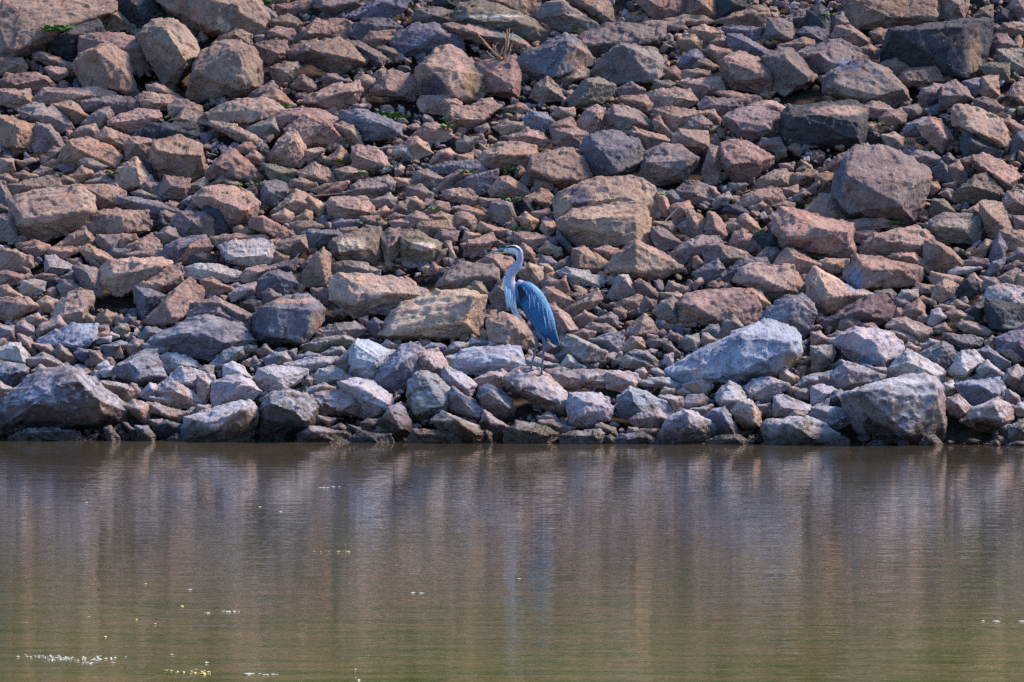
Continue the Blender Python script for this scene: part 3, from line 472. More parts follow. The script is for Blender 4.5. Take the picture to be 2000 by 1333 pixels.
b;805,266 827,245 852,242 872,250 886,266 868,275 841,279 814,275;841,252
d;400,403 423,392 441,418 446,457 416,461 414,434 400,418;423,416;dark upright wedge leaning on the speckled pink boulder~dark upright wedge
g;1034,191 1045,167 1068,151 1088,169 1102,194 1059,200;1068,171
u;313,499 324,481 351,468 401,462 405,470 369,477 356,493 347,513 315,513;347,484
b;1124,243 1144,216 1167,207 1180,214 1178,243 1160,263 1138,254;1169,225
p;1511,794 1513,776 1522,772 1560,783 1593,799 1578,812 1551,803 1533,807 1515,812;1526,796 1569,803;pale stone with a beak-like point to the right~pale beak-pointed stone
g;616,648 645,635 693,630 717,642 693,659 654,654 618,661;681,645;flat purple-grey slab lying in the dark hollow~purple-grey slab in the hollow
b;405,242 416,237 459,245 490,259 508,275 504,286 490,286 463,270 434,259;486,268
b;1971,11 1983,-9 2016,-14 2016,45 1992,41;1996,14
u;1421,68 1448,69 1470,81 1479,92 1504,99 1502,110 1477,110 1448,104 1425,90;1470,90
b;527,486 544,475 571,463 594,461 601,488 580,499 562,504 535,490;587,470 555,488
g;144,524 155,515 194,529 194,535 189,544 198,580 176,571 158,556;167,529
b;1373,328 1385,297 1389,285 1403,290 1409,326 1403,346 1398,360 1378,358 1373,344;1391,304
p;861,751 868,715 879,724 901,729 922,742 928,751 917,776 906,769 886,751;913,760 879,738
u;266,562 293,566 322,580 299,600 281,625 270,614;284,580
g;809,34 814,20 845,14 865,18 886,27 886,41 865,48 823,41 809,38;852,32
b;742,457 760,449 801,451 805,461 783,463 780,493 760,515 753,506 756,477;760,477
b;1079,277 1084,254 1126,251 1149,263 1133,284 1111,288;1115,263
b;-5,178 27,176 56,177 62,191 59,200 34,212 0,203;45,189
b;187,41 212,18 223,14 236,29 259,54 234,54 203,63 196,54;225,29;pointed triangular rock leaning on the dark hollow~pointed rock by the dark hollow
b;528,133 558,122 580,123 586,131 573,155 558,167 540,167 529,144;562,140
b;1186,729 1200,727 1234,733 1245,749 1241,762 1214,766 1186,758;1234,747
o;782,290 800,272 814,268 834,281 843,299 805,315 784,304;816,281
b;1625,72 1634,54 1659,52 1690,70 1701,86 1679,95 1645,79;1668,65
u;513,380 515,358 540,353 558,360 564,373 553,387 535,403 517,398;526,376
b;1229,821 1256,805 1286,801 1304,819 1295,830 1279,838 1245,834;1283,814
b;1481,367 1475,358 1490,346 1513,333 1533,332 1542,342 1541,362 1522,369 1488,368;1526,349
u;684,857 704,843 733,848 760,850 769,864 738,873 688,870;726,855
b;1733,639 1744,625 1767,622 1798,632 1816,643 1818,654 1805,668 1794,666 1785,648 1758,643;1767,632 1789,650;reddish-ended boulder above the split pale boulder~reddish-ended boulder
g;645,538 650,517 679,511 711,515 742,529 740,540 715,540 693,529;708,526
b;1953,452 1983,454 2016,452 2016,481 2001,486 1969,486 1960,470;1983,466
u;1151,666 1183,654 1216,648 1216,693 1189,688 1169,677;1187,666
b;989,270 1030,251 1052,257 1075,275 1052,284 1021,286;1032,266
p;313,697 329,690 360,695 383,706 391,717 383,724 351,720 324,722;360,715
b;1229,259 1241,252 1297,266 1313,279 1295,288 1265,290 1247,277;1254,263
u;1200,859 1214,849 1236,849 1254,846 1279,857 1290,870 1200,873;1229,855 1263,855
b;344,515 353,495 369,472 405,468 412,484 401,499 374,499 369,515;371,484
p;1969,859 1971,834 2001,819 2016,819 2016,861 1994,864;1992,837
b;1425,477 1434,457 1450,448 1470,459 1497,479 1484,486 1434,486;1452,466
o;191,749 214,747 239,751 263,753 275,767 259,785 248,787 239,771 216,769 198,760;245,760
g;1586,679 1609,680 1625,677 1632,690 1625,706 1600,729 1586,724;1614,695 1600,706
u;592,457 598,451 657,450 668,461 634,477 607,484 596,470;636,457
g;677,79 702,83 726,95 758,115 744,131 731,129 713,119;738,113
b;1969,185 1983,164 2016,158 2016,212 1992,203;1987,191
u;1980,270 1987,259 2016,254 2016,302 1974,302;1994,270
u;1398,547 1416,529 1454,506 1493,506 1502,517 1470,517 1432,547;1459,517
b;1216,652 1238,632 1259,616 1274,627 1283,648 1268,657 1234,659;1254,632 1245,652
b;-7,117 14,114 43,115 53,133 45,146 23,144 -7,146;36,126
b;926,742 953,729 980,724 998,735 987,749 976,758 944,758 931,751;971,733
p;549,715 587,704 607,698 657,700 648,715 614,724 598,726 589,717;643,709;thin pale slab with a dark brown edge, just above the blue-fronted waterside rocks~thin pale slab
u;841,328 868,317 913,324 928,315 953,333 931,337 913,335 879,338 847,337;881,324
g;1272,461 1274,445 1295,445 1331,475 1322,481 1290,490 1279,477;1290,461
u;1023,232 1036,217 1066,222 1081,239 1075,250 1059,257 1025,248;1048,225
p;1186,580 1200,551 1209,540 1225,539 1238,560 1241,571 1214,583 1195,585;1218,544
p;609,738 625,724 650,718 666,724 684,738 695,742 659,747 616,749;650,729 654,742
g;955,416 962,398 980,392 998,398 1007,425 998,434 971,434;996,403
b;1958,747 1969,724 1987,715 2000,724 2016,733 1992,762 1974,758;1974,735 1992,742
g;-5,423 23,416 25,443 34,466 23,470 -5,469;14,434
b;1072,598 1084,596 1111,618 1129,643 1115,654 1095,652 1088,634;1099,625 1111,645;orange-tan wedge right against the heron's back~orange-tan wedge by the heron
g;1277,609 1290,591 1313,581 1323,589 1324,605 1319,630 1308,631 1290,623;1310,596
b;580,337 598,331 616,319 639,331 652,349 650,358 625,355 585,346;612,344
n;1915,131 1929,124 1971,125 1971,158 1951,162 1922,144;1960,135
b;1048,575 1068,564 1084,565 1125,591 1102,603 1077,596;1086,575
b;1009,533 1032,515 1059,524 1061,560 1052,565 1034,551 1021,547;1036,522
n;895,575 926,551 940,553 958,580 944,592 913,587;935,560
b;864,376 899,369 917,371 937,389 935,396 910,403 874,389;890,382
b;1735,504 1744,497 1785,496 1800,508 1818,526 1816,535 1780,522 1767,520;1780,502
b;185,268 207,250 236,261 252,268 248,290 236,290 212,281;216,270
g;1922,86 1947,68 1965,68 1987,90 1951,99 1949,108 1922,99;1951,83
g;800,355 814,335 834,331 865,351 850,367 814,364;834,344
b;937,513 946,502 967,495 998,504 1003,513 994,524 987,538 976,540 967,520;967,506 980,524
b;342,232 360,214 383,218 405,225 405,243 360,245 340,241;351,234
u;1556,65 1571,54 1616,50 1616,88 1592,83 1571,74;1583,65
u;400,720 423,697 452,681 472,680 474,693 447,706 436,713 434,724 416,726;465,686 434,713
b;1344,59 1376,50 1412,65 1403,74 1385,79 1371,95;1380,63
o;814,441 825,434 874,432 886,448 877,452 852,461 825,457;845,445
p;1086,533 1106,524 1149,530 1151,540 1171,560 1160,558 1138,551 1115,553 1097,540;1126,540
o;155,488 173,479 203,493 223,508 225,513 198,520 169,506;191,497
b;243,484 270,470 295,458 315,479 315,488 270,493 250,490;270,477 275,490
b;1333,753 1362,740 1376,734 1389,742 1391,756 1380,774 1353,771;1364,747 1378,767
b;998,468 1003,455 1045,457 1077,466 1052,477 1043,484 1016,481;1025,468
u;1904,688 1929,678 1951,693 1971,708 1969,722 1953,722 1922,704;1933,688
o;287,787 304,789 333,798 365,807 365,816 351,822 333,821 295,805;329,814
b;1819,585 1827,560 1841,549 1857,547 1872,560 1859,580 1839,589;1843,562
g;1382,861 1403,853 1441,850 1459,861 1457,873 1387,873;1436,857
b;1848,796 1852,780 1872,774 1899,796 1893,807 1877,819 1859,810;1870,789 1884,807
b;1349,425 1344,409 1355,412 1378,430 1380,443 1371,466 1353,466 1344,448;1355,434
u;1353,535 1382,520 1400,506 1414,526 1398,542 1380,556 1362,542;1403,524
o;1595,344 1614,337 1632,342 1627,380 1595,380;1614,355
g;1841,659 1845,652 1902,657 1917,663 1915,675 1884,681 1859,670;1884,672
g;-5,353 9,358 20,385 20,414 -5,421;9,376
b;386,735 400,733 416,751 414,769 400,792 386,789;405,751
b;913,477 917,470 960,457 968,470 955,484 944,497 922,496;946,477 917,477;flat-sided brown block just above the heron's bill~brown block above the bill
b;414,86 429,70 459,56 474,61 490,68 490,86 456,81 427,83;459,68
b;1605,337 1629,310 1656,295 1665,299 1645,335 1632,344;1645,313
o;99,205 140,200 149,205 158,225 169,227 146,243 135,232;144,216
g;158,241 191,216 212,210 218,225 214,239 191,250;207,225
b;940,825 946,803 962,814 991,834 987,846 967,852 949,839;958,823
b;1104,605 1124,596 1151,585 1165,566 1174,585 1160,600 1133,614 1120,621;1151,589
b;1949,61 1960,47 1983,44 2016,47 2016,65 1983,68 1969,70;1971,54
p;88,524 90,502 108,500 144,522 144,526 108,535 90,533;97,522
b;-5,560 14,558 56,585 45,592 -5,587;18,569
g;1335,250 1346,230 1371,228 1391,243 1387,254 1376,261 1344,257;1373,243
n;513,322 535,324 585,335 580,340 558,344 562,355 535,355 522,340;544,340
p;1586,756 1607,753 1625,758 1634,765 1618,780 1607,792 1586,789;1609,771
g;481,252 508,241 533,230 544,257 535,263 508,268;531,243
d;850,11 852,0 856,-14 899,-14 895,14 874,18;874,5
o;533,173 549,180 577,207 574,214 555,215 526,196 513,191;544,194
g;1551,756 1569,738 1600,731 1616,738 1616,753 1583,760 1560,760;1587,742
b;708,81 724,63 747,65 769,61 767,79 738,95;738,77
b;470,540 483,526 517,520 537,524 526,533 508,544 499,553 474,551;501,533
b;243,794 261,784 288,789 293,803 290,821 284,828 259,810;268,801
b;1663,436 1677,430 1722,427 1736,434 1735,443 1699,448 1686,452 1668,448;1699,439
d;1472,461 1517,454 1533,490 1493,484;1504,468
b;525,45 546,34 562,29 580,38 590,48 578,63 562,59 535,52;562,45
b;1373,101 1387,90 1421,97 1436,106 1407,126 1387,115;1391,99
g;-14,636 25,639 27,663 14,672 -14,666;20,648
g;1776,310 1791,296 1821,299 1841,313 1816,326 1803,327;1812,308
b;68,108 77,104 90,105 144,126 142,135 133,137 95,128 72,117;90,113;long thin slab tilted down to the right~long thin tilted slab
b;1717,126 1749,116 1776,131 1762,149 1744,153;1746,128
b;1911,176 1920,153 1933,149 1948,151 1947,173 1951,187 1924,191;1933,171
u;1412,56 1448,53 1488,57 1481,74 1470,81 1445,70 1416,65;1459,61
b;1207,194 1223,189 1259,189 1274,203 1265,223 1241,212;1259,203
b;693,153 706,144 731,155 735,171 715,187 702,187;724,162
b;329,207 347,196 365,197 392,209 394,218 369,216 351,223 333,225;369,212
b;393,549 400,547 414,544 456,565 423,575 400,574;416,553
b;54,702 83,690 101,697 126,715 108,718 86,715 59,715;90,702
d;1863,580 1870,558 1893,540 1911,556 1904,569 1893,580;1888,549
b;1290,41 1335,32 1371,33 1398,45 1376,48 1344,50;1344,41
g;795,367 823,363 845,380 841,389 814,396 795,387;820,373
b;1086,155 1115,140 1129,126 1149,140 1149,151 1115,160 1090,164;1122,153
b;1688,209 1704,199 1726,203 1746,216 1735,225 1713,230 1697,227;1706,212
g;1203,706 1223,697 1265,702 1277,720 1259,724 1241,717 1214,715;1256,708
p;436,715 456,709 474,717 490,738 474,742 438,735;461,726
b;1717,232 1735,218 1758,215 1769,225 1767,241 1740,245 1722,243;1744,227
b;540,11 558,9 603,2 605,16 567,29 544,29;558,18
b;1461,209 1490,199 1515,200 1538,216 1529,236 1511,221 1470,209;1515,209
b;1025,387 1059,370 1068,373 1079,387 1077,398 1066,407 1039,396;1045,391
b;1309,407 1319,400 1344,395 1353,407 1344,425 1331,434 1313,425;1335,407
b;1378,448 1385,416 1396,418 1416,439 1418,459 1412,466 1396,452;1389,418 1398,448
b;850,371 868,349 895,333 913,335 917,342 886,360 877,371;890,344
g;1794,191 1803,176 1825,165 1843,169 1836,189 1809,205;1814,180
b;411,468 441,460 513,461 526,466 490,472 454,470 423,479;468,466
n;1407,654 1414,632 1432,618 1454,641 1425,659 1409,661;1434,630
b;654,245 668,240 688,245 704,268 706,281 690,279 663,259;686,257
g;188,470 191,461 232,460 227,488 209,495 194,481;203,468
g;1247,751 1268,738 1304,740 1331,753 1328,762 1306,760 1279,753;1297,749
u;1326,131 1335,108 1358,99 1376,110 1378,117 1358,126 1353,135;1355,113
d;308,832 324,822 353,830 360,846 338,852 311,848;329,828
g;1904,198 1922,192 1944,198 1960,212 1938,225 1911,214;1926,203
b;1759,612 1771,598 1794,587 1804,600 1805,612 1787,625 1776,625;1791,605
b;1870,636 1881,627 1908,632 1940,650 1924,657 1902,652 1884,648;1902,639
b;-5,535 14,531 43,538 46,544 34,556 -5,558;23,540
b;72,648 81,634 115,619 128,639 108,645 77,659;115,633 79,648
b;526,61 540,54 571,59 582,70 578,82 546,77 526,72;544,68
b;288,169 304,165 322,169 365,198 338,194 293,182;315,176
u;1758,266 1771,243 1803,231 1821,234 1796,248 1796,266;1791,243
p;1908,724 1915,713 1929,706 1960,731 1958,735 1938,740 1920,738;1933,717
p;39,565 45,551 68,548 88,551 86,567 74,574 45,574;63,558
n;1816,414 1823,391 1843,390 1863,414 1848,418 1821,425;1839,400
b;795,425 814,415 854,430 825,434 814,448 795,452;814,427
o;1600,513 1614,507 1656,509 1652,529 1623,533;1627,517
u;1933,506 1940,477 1951,457 1965,484 1960,502 1944,513;1951,475
b;1247,47 1274,43 1335,43 1340,56 1301,59;1290,50
o;1326,79 1353,69 1369,81 1367,97 1349,104 1331,95;1351,81
p;448,576 468,560 499,553 499,569 495,574 454,589;490,565
b;95,488 108,484 155,484 155,493 122,506 97,502;115,493
g;609,566 643,566 657,585 639,598 618,589;636,580
u;1580,812 1592,794 1616,783 1616,830 1601,823;1601,803
b;654,708 675,688 688,679 690,706 679,729 661,720;679,697
n;1731,650 1755,644 1780,654 1789,663 1789,672 1762,675 1749,661;1758,654
g;1614,50 1629,29 1645,25 1656,45 1627,63 1618,68;1638,43
g;1203,176 1234,161 1259,176 1256,187 1211,187;1243,171
o;140,261 158,248 185,245 192,259 187,268 167,272 146,268;176,252
b;567,439 580,434 607,434 632,443 616,448 591,457 576,457;591,443
b;1816,544 1821,534 1854,538 1879,544 1875,551 1825,558;1848,542
g;113,560 122,549 140,549 162,567 153,574 122,578;135,558
b;654,333 681,328 711,337 699,351 666,353;681,340
g;302,461 326,444 340,448 352,466 315,477;326,457
b;1333,787 1344,774 1371,771 1380,778 1378,792 1349,798 1335,796;1362,789
g;153,319 162,307 180,311 207,326 198,333 180,335 158,331;176,322
b;1202,603 1216,587 1241,578 1254,580 1250,600 1229,607;1238,589
b;964,250 991,239 1021,240 1025,250 1003,261 980,261;1016,245
b;598,769 605,758 634,749 654,760 621,778 603,776;634,756
b;1853,328 1872,314 1886,340 1886,353 1866,358 1857,344;1872,331
g;1241,553 1250,547 1268,556 1283,574 1281,585 1256,580 1245,569;1263,560
b;1394,182 1416,180 1470,187 1486,194 1470,203 1454,207 1448,196;1425,189
o;-5,310 25,313 28,333 18,342 -5,342;23,319
b;405,364 423,351 438,343 468,360 465,368 423,367;436,353
g;1479,502 1499,484 1515,486 1531,497 1511,517 1497,508;1508,495
b;245,499 281,487 313,490 308,504 270,508;277,497
b;393,423 400,419 418,427 416,459 393,462;411,434
g;1223,695 1241,685 1263,686 1283,706 1283,720 1270,715 1245,699;1261,693
b;760,434 801,425 816,434 801,450 769,448;794,436
b;1542,353 1551,342 1587,333 1594,346 1574,358 1553,364;1574,344
b;881,407 908,403 944,414 955,423 935,432 924,425;928,416
g;1965,508 1987,486 2016,484 2016,511 1987,506;1992,497
b;634,315 666,288 681,304 668,324 654,322 636,317;661,310
g;1481,286 1490,272 1522,270 1531,288 1515,297;1515,279
b;1520,90 1549,88 1571,75 1589,83 1589,92 1560,99 1551,104;1571,86
b;1722,266 1746,261 1764,270 1762,286 1740,295;1749,272
g;1980,423 2016,425 2016,452 1983,448;1996,434
g;850,466 861,450 895,454 890,470 868,481;868,461
b;567,167 591,147 609,158 618,173 603,178 573,171;594,162
p;1086,722 1111,695 1122,702 1144,720 1120,724;1113,706
b;886,423 897,416 924,418 928,436 922,443 892,439;908,430
b;825,416 854,395 874,398 881,414 845,421;856,405
d;1884,612 1902,594 1920,589 1922,607 1911,625 1893,623;1908,600
g;724,394 760,378 774,391 769,403 738,407;756,389
g;1586,733 1623,727 1616,742 1629,758 1586,753;1614,738
g;1277,160 1306,158 1333,173 1308,180 1279,178;1299,167
u;517,702 533,690 558,690 569,704 553,711 522,712;544,695
p;1025,704 1043,697 1070,708 1090,713 1081,721 1059,720 1036,717;1066,713
b;1216,675 1234,659 1252,661 1259,679 1236,688 1218,684;1247,670
b;749,423 780,396 801,391 805,416 769,418;780,405
b;841,315 856,297 877,291 890,304 883,315 845,319;868,299
b;1036,376 1048,351 1059,351 1081,346 1079,369 1070,376 1059,369;1061,358
p;273,774 293,749 304,753 317,776 299,783;295,760
g;27,650 34,634 45,627 63,639 70,652 56,659 34,654;45,639
b;1845,614 1861,605 1877,609 1904,623 1888,630 1859,627;1875,616
b;1335,140 1362,136 1385,140 1391,151 1358,155 1335,155;1369,144
o;134,346 160,327 182,338 155,360 135,353;167,340
o;1052,823 1077,823 1120,837 1115,843 1088,846 1061,832;1088,834
g;1915,542 1942,544 1971,562 1951,565 1922,565;1942,553
b;1075,250 1084,241 1115,232 1122,243 1124,252 1084,257 1079,268;1104,243
b;931,448 940,436 991,450 989,459 976,463;962,450
b;1641,641 1643,627 1661,621 1686,634 1674,645 1656,650;1659,632
d;1616,783 1629,767 1641,763 1650,771 1647,796 1623,796;1636,774
p;266,834 286,834 302,852 299,864 279,870;279,843
u;200,677 234,668 250,672 225,693 207,699;225,677
b;1186,648 1200,646 1218,661 1207,681 1186,677;1207,659
b;1160,489 1187,481 1205,488 1203,506 1192,513 1174,499;1187,493
b;45,488 65,484 72,472 97,481 90,493 68,504;72,486
g;481,191 490,180 519,171 531,160 540,171 517,191;519,178
u;1823,333 1839,315 1850,328 1857,351 1852,358 1827,344;1841,319
u;1881,162 1904,155 1922,153 1915,180 1902,187;1908,167
b;621,380 648,360 681,355 670,373 659,380;652,369
b;704,425 738,423 756,439 733,445 711,443;729,434
b;1983,538 2016,529 2016,560 1987,558;2001,542
g;369,403 383,382 403,376 405,391 387,412 374,414;387,389
b;565,364 569,353 587,350 618,358 618,364 598,373;591,358
g;1331,666 1340,657 1362,654 1367,670 1358,684 1340,684;1351,663
p;786,677 814,671 829,684 814,690 800,702 786,695;811,681
g;1949,544 1983,526 1992,529 1983,560 1971,558;1971,540
b;1586,652 1600,649 1620,663 1623,670 1611,679 1586,675;1609,661
b;1663,454 1706,452 1713,458 1686,477 1668,470;1690,461
b;1299,135 1319,131 1335,144 1333,158 1297,155;1313,144
b;1286,776 1308,774 1331,778 1335,789 1328,803 1315,805 1308,789;1317,783
b;1122,623 1142,608 1165,621 1160,634 1129,636;1144,614
g;892,279 908,268 935,270 922,288 910,297 895,293;908,279
b;73,591 90,580 113,589 106,609 90,609 77,600;95,594
b;1277,236 1288,228 1313,259 1316,266 1306,268 1279,254;1292,243
b;1466,566 1486,571 1502,594 1481,607 1470,585;1479,580
u;271,659 286,641 304,642 331,655 320,659 290,659 279,666;293,650
d;369,515 374,499 403,497 416,504 416,515 401,517;394,504
b;1443,427 1457,419 1472,430 1484,448 1475,458 1459,448;1463,434
p;769,295 778,288 801,285 816,313 796,310 771,301;789,297
b;1956,236 1971,232 2001,250 2001,259 1983,266;1978,245
b;36,654 59,661 70,679 68,693 52,688 38,670;56,675
b;1893,502 1924,470 1940,475 1924,497 1915,506;1926,481
b;-14,747 0,747 21,760 9,774 -14,776;5,760
b;1798,866 1807,852 1825,853 1839,866 1836,875 1800,875;1818,859
b;88,135 99,131 126,135 133,146 113,158 101,153;106,144
u;716,634 731,623 751,632 738,659 724,652;738,632
b;227,468 239,459 263,460 268,468 241,486 230,484;239,468
g;627,155 639,145 657,147 679,160 634,169;645,151
b;531,423 555,409 571,418 573,430 562,439 540,430;555,421
u;1369,650 1387,636 1400,636 1409,648 1405,663 1391,663;1394,643
d;1412,414 1421,400 1448,405 1470,421 1450,423;1436,409
g;275,367 284,358 315,358 313,378 293,382;293,367
b;1416,439 1427,430 1448,430 1459,439 1457,448 1434,452 1421,448;1439,439
b;188,623 207,607 227,616 216,634 191,634;207,616
o;1012,427 1027,416 1050,432 1039,448 1025,445;1032,430
o;108,688 117,673 131,684 145,699 131,708 113,699;124,688
b;1699,65 1717,57 1735,61 1728,83 1708,83;1717,68
d;1003,387 1034,389 1039,396 1039,414 1025,416 1021,403 1003,398;1025,396
b;922,207 940,196 960,194 976,209 971,216 935,209;946,203
o;1283,380 1299,385 1308,407 1310,421 1299,423 1288,407;1299,398
b;1142,641 1156,632 1183,634 1200,643 1183,650 1160,648;1171,639
g;1881,513 1899,504 1926,508 1933,520 1886,522;1906,511
b;607,825 618,814 654,819 652,825 639,838 618,830;639,823
g;277,679 281,673 324,680 326,688 313,699 297,690;315,686
b;246,679 263,664 278,668 277,686 266,695 254,690;266,675
o;795,389 814,387 829,400 823,409 800,416;814,396
b;704,828 720,820 740,822 747,830 726,843 711,841;724,828
b;1677,97 1699,89 1719,99 1713,115 1690,110;1699,97
b;1524,738 1526,724 1533,722 1558,738 1556,747 1538,753;1540,735
u;526,520 558,513 580,506 576,529 540,526;558,520
g;513,573 526,566 549,578 528,594 517,598;533,578
b;1980,798 1992,789 2016,796 2016,814 1987,810;1996,798
p;1680,717 1688,713 1717,722 1744,724 1753,735 1735,740 1717,729;1722,724
b;1050,816 1070,806 1084,812 1095,828 1075,828 1054,825;1072,814
b;1077,225 1093,212 1120,213 1122,227 1099,232;1104,218
b;1353,133 1362,119 1380,117 1403,131 1394,137;1376,126
b;1326,616 1324,598 1340,595 1346,605 1349,627 1331,628;1340,605
g;369,364 398,349 405,358 401,373 371,376;387,362
d;1942,41 1956,18 1971,23 1978,43 1951,45;1960,29
b;1286,574 1322,572 1340,583 1335,592 1295,583;1317,578
g;699,605 769,598 760,614 726,612;749,605
o;603,387 616,391 634,403 630,416 623,423 607,409;618,403
g;1057,551 1070,542 1088,549 1075,571 1063,576;1072,551
u;650,439 666,430 699,432 702,441 666,448;672,434
o;1057,448 1061,434 1079,434 1093,448 1070,461;1070,445
b;1077,565 1090,551 1104,542 1111,569 1090,574;1102,549
g;1162,625 1192,612 1205,621 1205,639 1183,632;1192,621
g;868,688 886,670 913,672 910,681 890,690 874,693;897,679
p;1813,632 1821,607 1834,605 1846,621 1823,636;1834,616
g;735,95 751,91 769,97 784,110 760,113 744,106;760,101
g;625,693 648,681 666,679 673,688 661,699 636,697;666,684
p;1665,569 1686,567 1706,576 1686,589 1670,587;1683,576
o;836,423 863,416 886,423 893,445 877,434;865,425
g;162,358 205,344 227,358 216,362;203,353
b;1902,32 1915,18 1938,11 1938,36 1911,34;1922,25
b;1301,565 1308,551 1344,562 1349,569 1326,571 1304,569;1319,560
b;595,295 625,290 634,295 616,308 603,315 595,313;612,299
b;1117,654 1138,645 1162,650 1151,666 1124,661;1144,650
b;1385,83 1409,70 1425,79 1421,92 1398,92;1409,79
b;479,306 497,295 517,310 515,322 497,319;501,308
b;61,672 95,675 110,688 108,697 90,693;90,681
u;1301,378 1313,374 1333,389 1335,396 1313,403 1304,387;1317,387
b;1578,373 1603,344 1612,364 1592,380;1598,360
o;612,787 625,783 644,803 634,812 616,807;627,789
u;908,675 922,663 944,664 955,672 940,679 913,680;935,670
u;208,497 221,486 252,490 245,502 214,504;225,493
b;1013,488 1021,477 1034,484 1043,497 1041,506 1021,504;1030,490
g;1967,870 1983,864 2000,864 2016,868 2016,877 1971,877;1992,867
g;1081,524 1093,511 1113,502 1115,520 1099,531;1097,515
b;980,214 1014,203 1025,207 1030,216 1014,223;1009,209
u;1926,535 1938,513 1960,506 1960,517 1951,529 1935,535;1947,517
b;1533,819 1551,803 1574,807 1578,819 1551,821;1558,810
b;1165,834 1176,828 1200,837 1205,852 1183,850;1187,839
p;1753,580 1762,569 1791,567 1791,580 1778,587;1773,574
b;1274,436 1308,434 1322,445 1313,457 1297,448;1301,441
o;1050,693 1059,688 1081,695 1090,706 1075,711 1054,702;1072,699
b;1782,567 1798,556 1823,560 1823,571 1794,574;1803,563
b;290,778 315,780 338,775 346,780 326,796 308,787;326,783
u;144,693 153,682 176,686 176,702 158,704;167,690
p;1852,533 1870,524 1920,524 1893,533 1861,538;1881,529
p;1839,760 1843,751 1859,745 1869,760 1859,769 1843,771;1854,756
g;1758,212 1791,205 1798,214 1794,225 1771,223;1780,214
g;1708,571 1740,567 1749,576 1744,587 1726,585;1735,574
o;616,873 688,870 686,864 661,859;654,868
b;115,351 126,344 153,353 153,362 122,363;135,353
u;576,699 603,688 625,695 616,702 580,706;598,695
d;88,547 108,540 124,549 115,562 97,560;106,547
b;1376,218 1394,216 1407,234 1403,243 1389,241;1396,227
b;52,621 74,614 83,625 92,627 74,636 59,634;72,621
b;176,688 194,687 203,706 189,713 178,706;189,695
b;465,288 477,281 490,280 499,290 490,299 468,299;479,288
b;1522,371 1556,364 1560,378 1533,385;1544,373
b;95,297 106,288 126,295 113,310 97,313;108,299
d;474,594 488,587 506,591 501,612 490,609;490,596
b;1875,313 1895,308 1902,331 1890,340;1890,319
u;827,681 841,672 859,672 870,679 865,688 841,686;854,677
b;1962,776 1969,762 1989,774 1992,787 1971,787;1980,774
g;1251,594 1261,582 1281,589 1277,603 1256,605;1268,589
o;576,427 598,412 609,416 607,432 582,434;596,421
g;1392,398 1403,385 1421,377 1430,387 1414,400;1414,387
u;1741,594 1749,585 1767,587 1776,594 1762,605 1746,603;1760,591
b;25,342 45,335 74,344 54,351 29,349;50,342
g;387,724 400,715 416,717 416,738 396,733;403,724
b;-5,344 14,341 34,353 27,360 9,360;14,349
p;204,837 216,834 232,855 227,866 216,861;216,846
g;1350,801 1389,793 1391,798 1378,816 1358,805;1378,801
g;497,11 517,14 537,25 541,36 526,42 523,29;526,25
g;257,378 275,372 313,387 281,389;281,380
b;1369,670 1373,654 1382,653 1400,666 1391,672 1380,677;1380,661
b;1052,490 1068,473 1075,486 1095,486 1093,493 1070,496;1070,486
g;1798,677 1816,663 1834,668 1832,675 1803,686;1821,670
g;1324,443 1335,434 1346,430 1349,461 1333,454;1337,443
u;1054,515 1061,502 1075,504 1088,515 1075,524;1070,511
g;1261,670 1268,664 1301,664 1297,675 1274,679;1288,668
b;641,839 666,829 681,837 684,848 652,843;666,835
b;1679,641 1688,633 1706,634 1724,650 1713,652 1695,645;1699,639
b;1888,412 1913,398 1915,421 1893,423;1902,409
b;832,533 847,515 865,526 850,540;850,526
g;1272,724 1283,721 1310,733 1313,740 1286,739;1290,729
b;1762,679 1776,671 1796,681 1794,690 1767,688;1780,677
n;1297,681 1297,672 1308,670 1328,690 1319,697;1308,677
b;935,389 976,391 967,403 944,403;955,394
n;222,645 232,634 248,635 252,645 239,654 227,652;236,641
u;1088,466 1090,450 1113,477 1115,488 1108,488;1099,468
b;1511,403 1533,395 1551,398 1549,407 1531,412;1533,401
u;1081,697 1099,686 1115,693 1102,706 1088,706;1099,693
b;1805,373 1816,358 1830,358 1834,369 1821,380;1821,364
b;544,711 544,693 558,690 569,704 555,713;555,699
b;1818,643 1836,636 1845,633 1853,645 1845,652 1825,650;1843,640
o;1243,846 1254,839 1286,840 1288,848 1274,852;1268,843
g;1551,765 1571,760 1583,767 1578,778 1560,778;1569,767
b;1951,686 1965,681 1983,681 1983,695 1969,699;1971,688
b;1679,245 1701,241 1717,245 1708,259 1690,254;1697,248
o;771,349 801,351 805,364 778,364;787,355
g;329,859 344,848 358,855 356,866 333,868;344,855
n;607,373 634,360 652,360 625,380;630,367
b;1036,416 1070,409 1077,418 1048,427;1059,416
b;1295,663 1310,648 1333,659 1319,666 1299,666;1313,654
p;196,726 212,715 223,720 225,733 203,735;212,724
b;290,823 315,821 322,830 308,839 293,834;308,828
g;1066,679 1072,670 1086,677 1097,684 1084,690 1068,690;1079,677
o;540,493 562,502 558,515 549,515 535,506;549,502
o;892,304 922,301 922,313 899,319;908,308
b;1895,540 1902,535 1920,551 1915,569 1908,560;1911,549
g;1551,385 1569,370 1583,380 1560,394;1567,380
o;1355,506 1362,502 1380,517 1364,526 1355,522;1367,511
b;870,475 879,472 890,506 879,508;879,486
b;313,418 324,413 342,421 338,430 324,434;326,423
g;1180,855 1192,851 1203,859 1201,870 1180,870;1192,857
g;1953,524 1987,511 1996,517 1978,529;1978,517
b;1200,605 1214,603 1223,609 1220,621 1205,625;1214,612
g;744,675 756,666 780,677 771,684 756,682;765,672
b;1854,596 1870,587 1895,600 1881,603 1859,600;1872,594
d;949,843 958,846 962,870 946,873;955,855
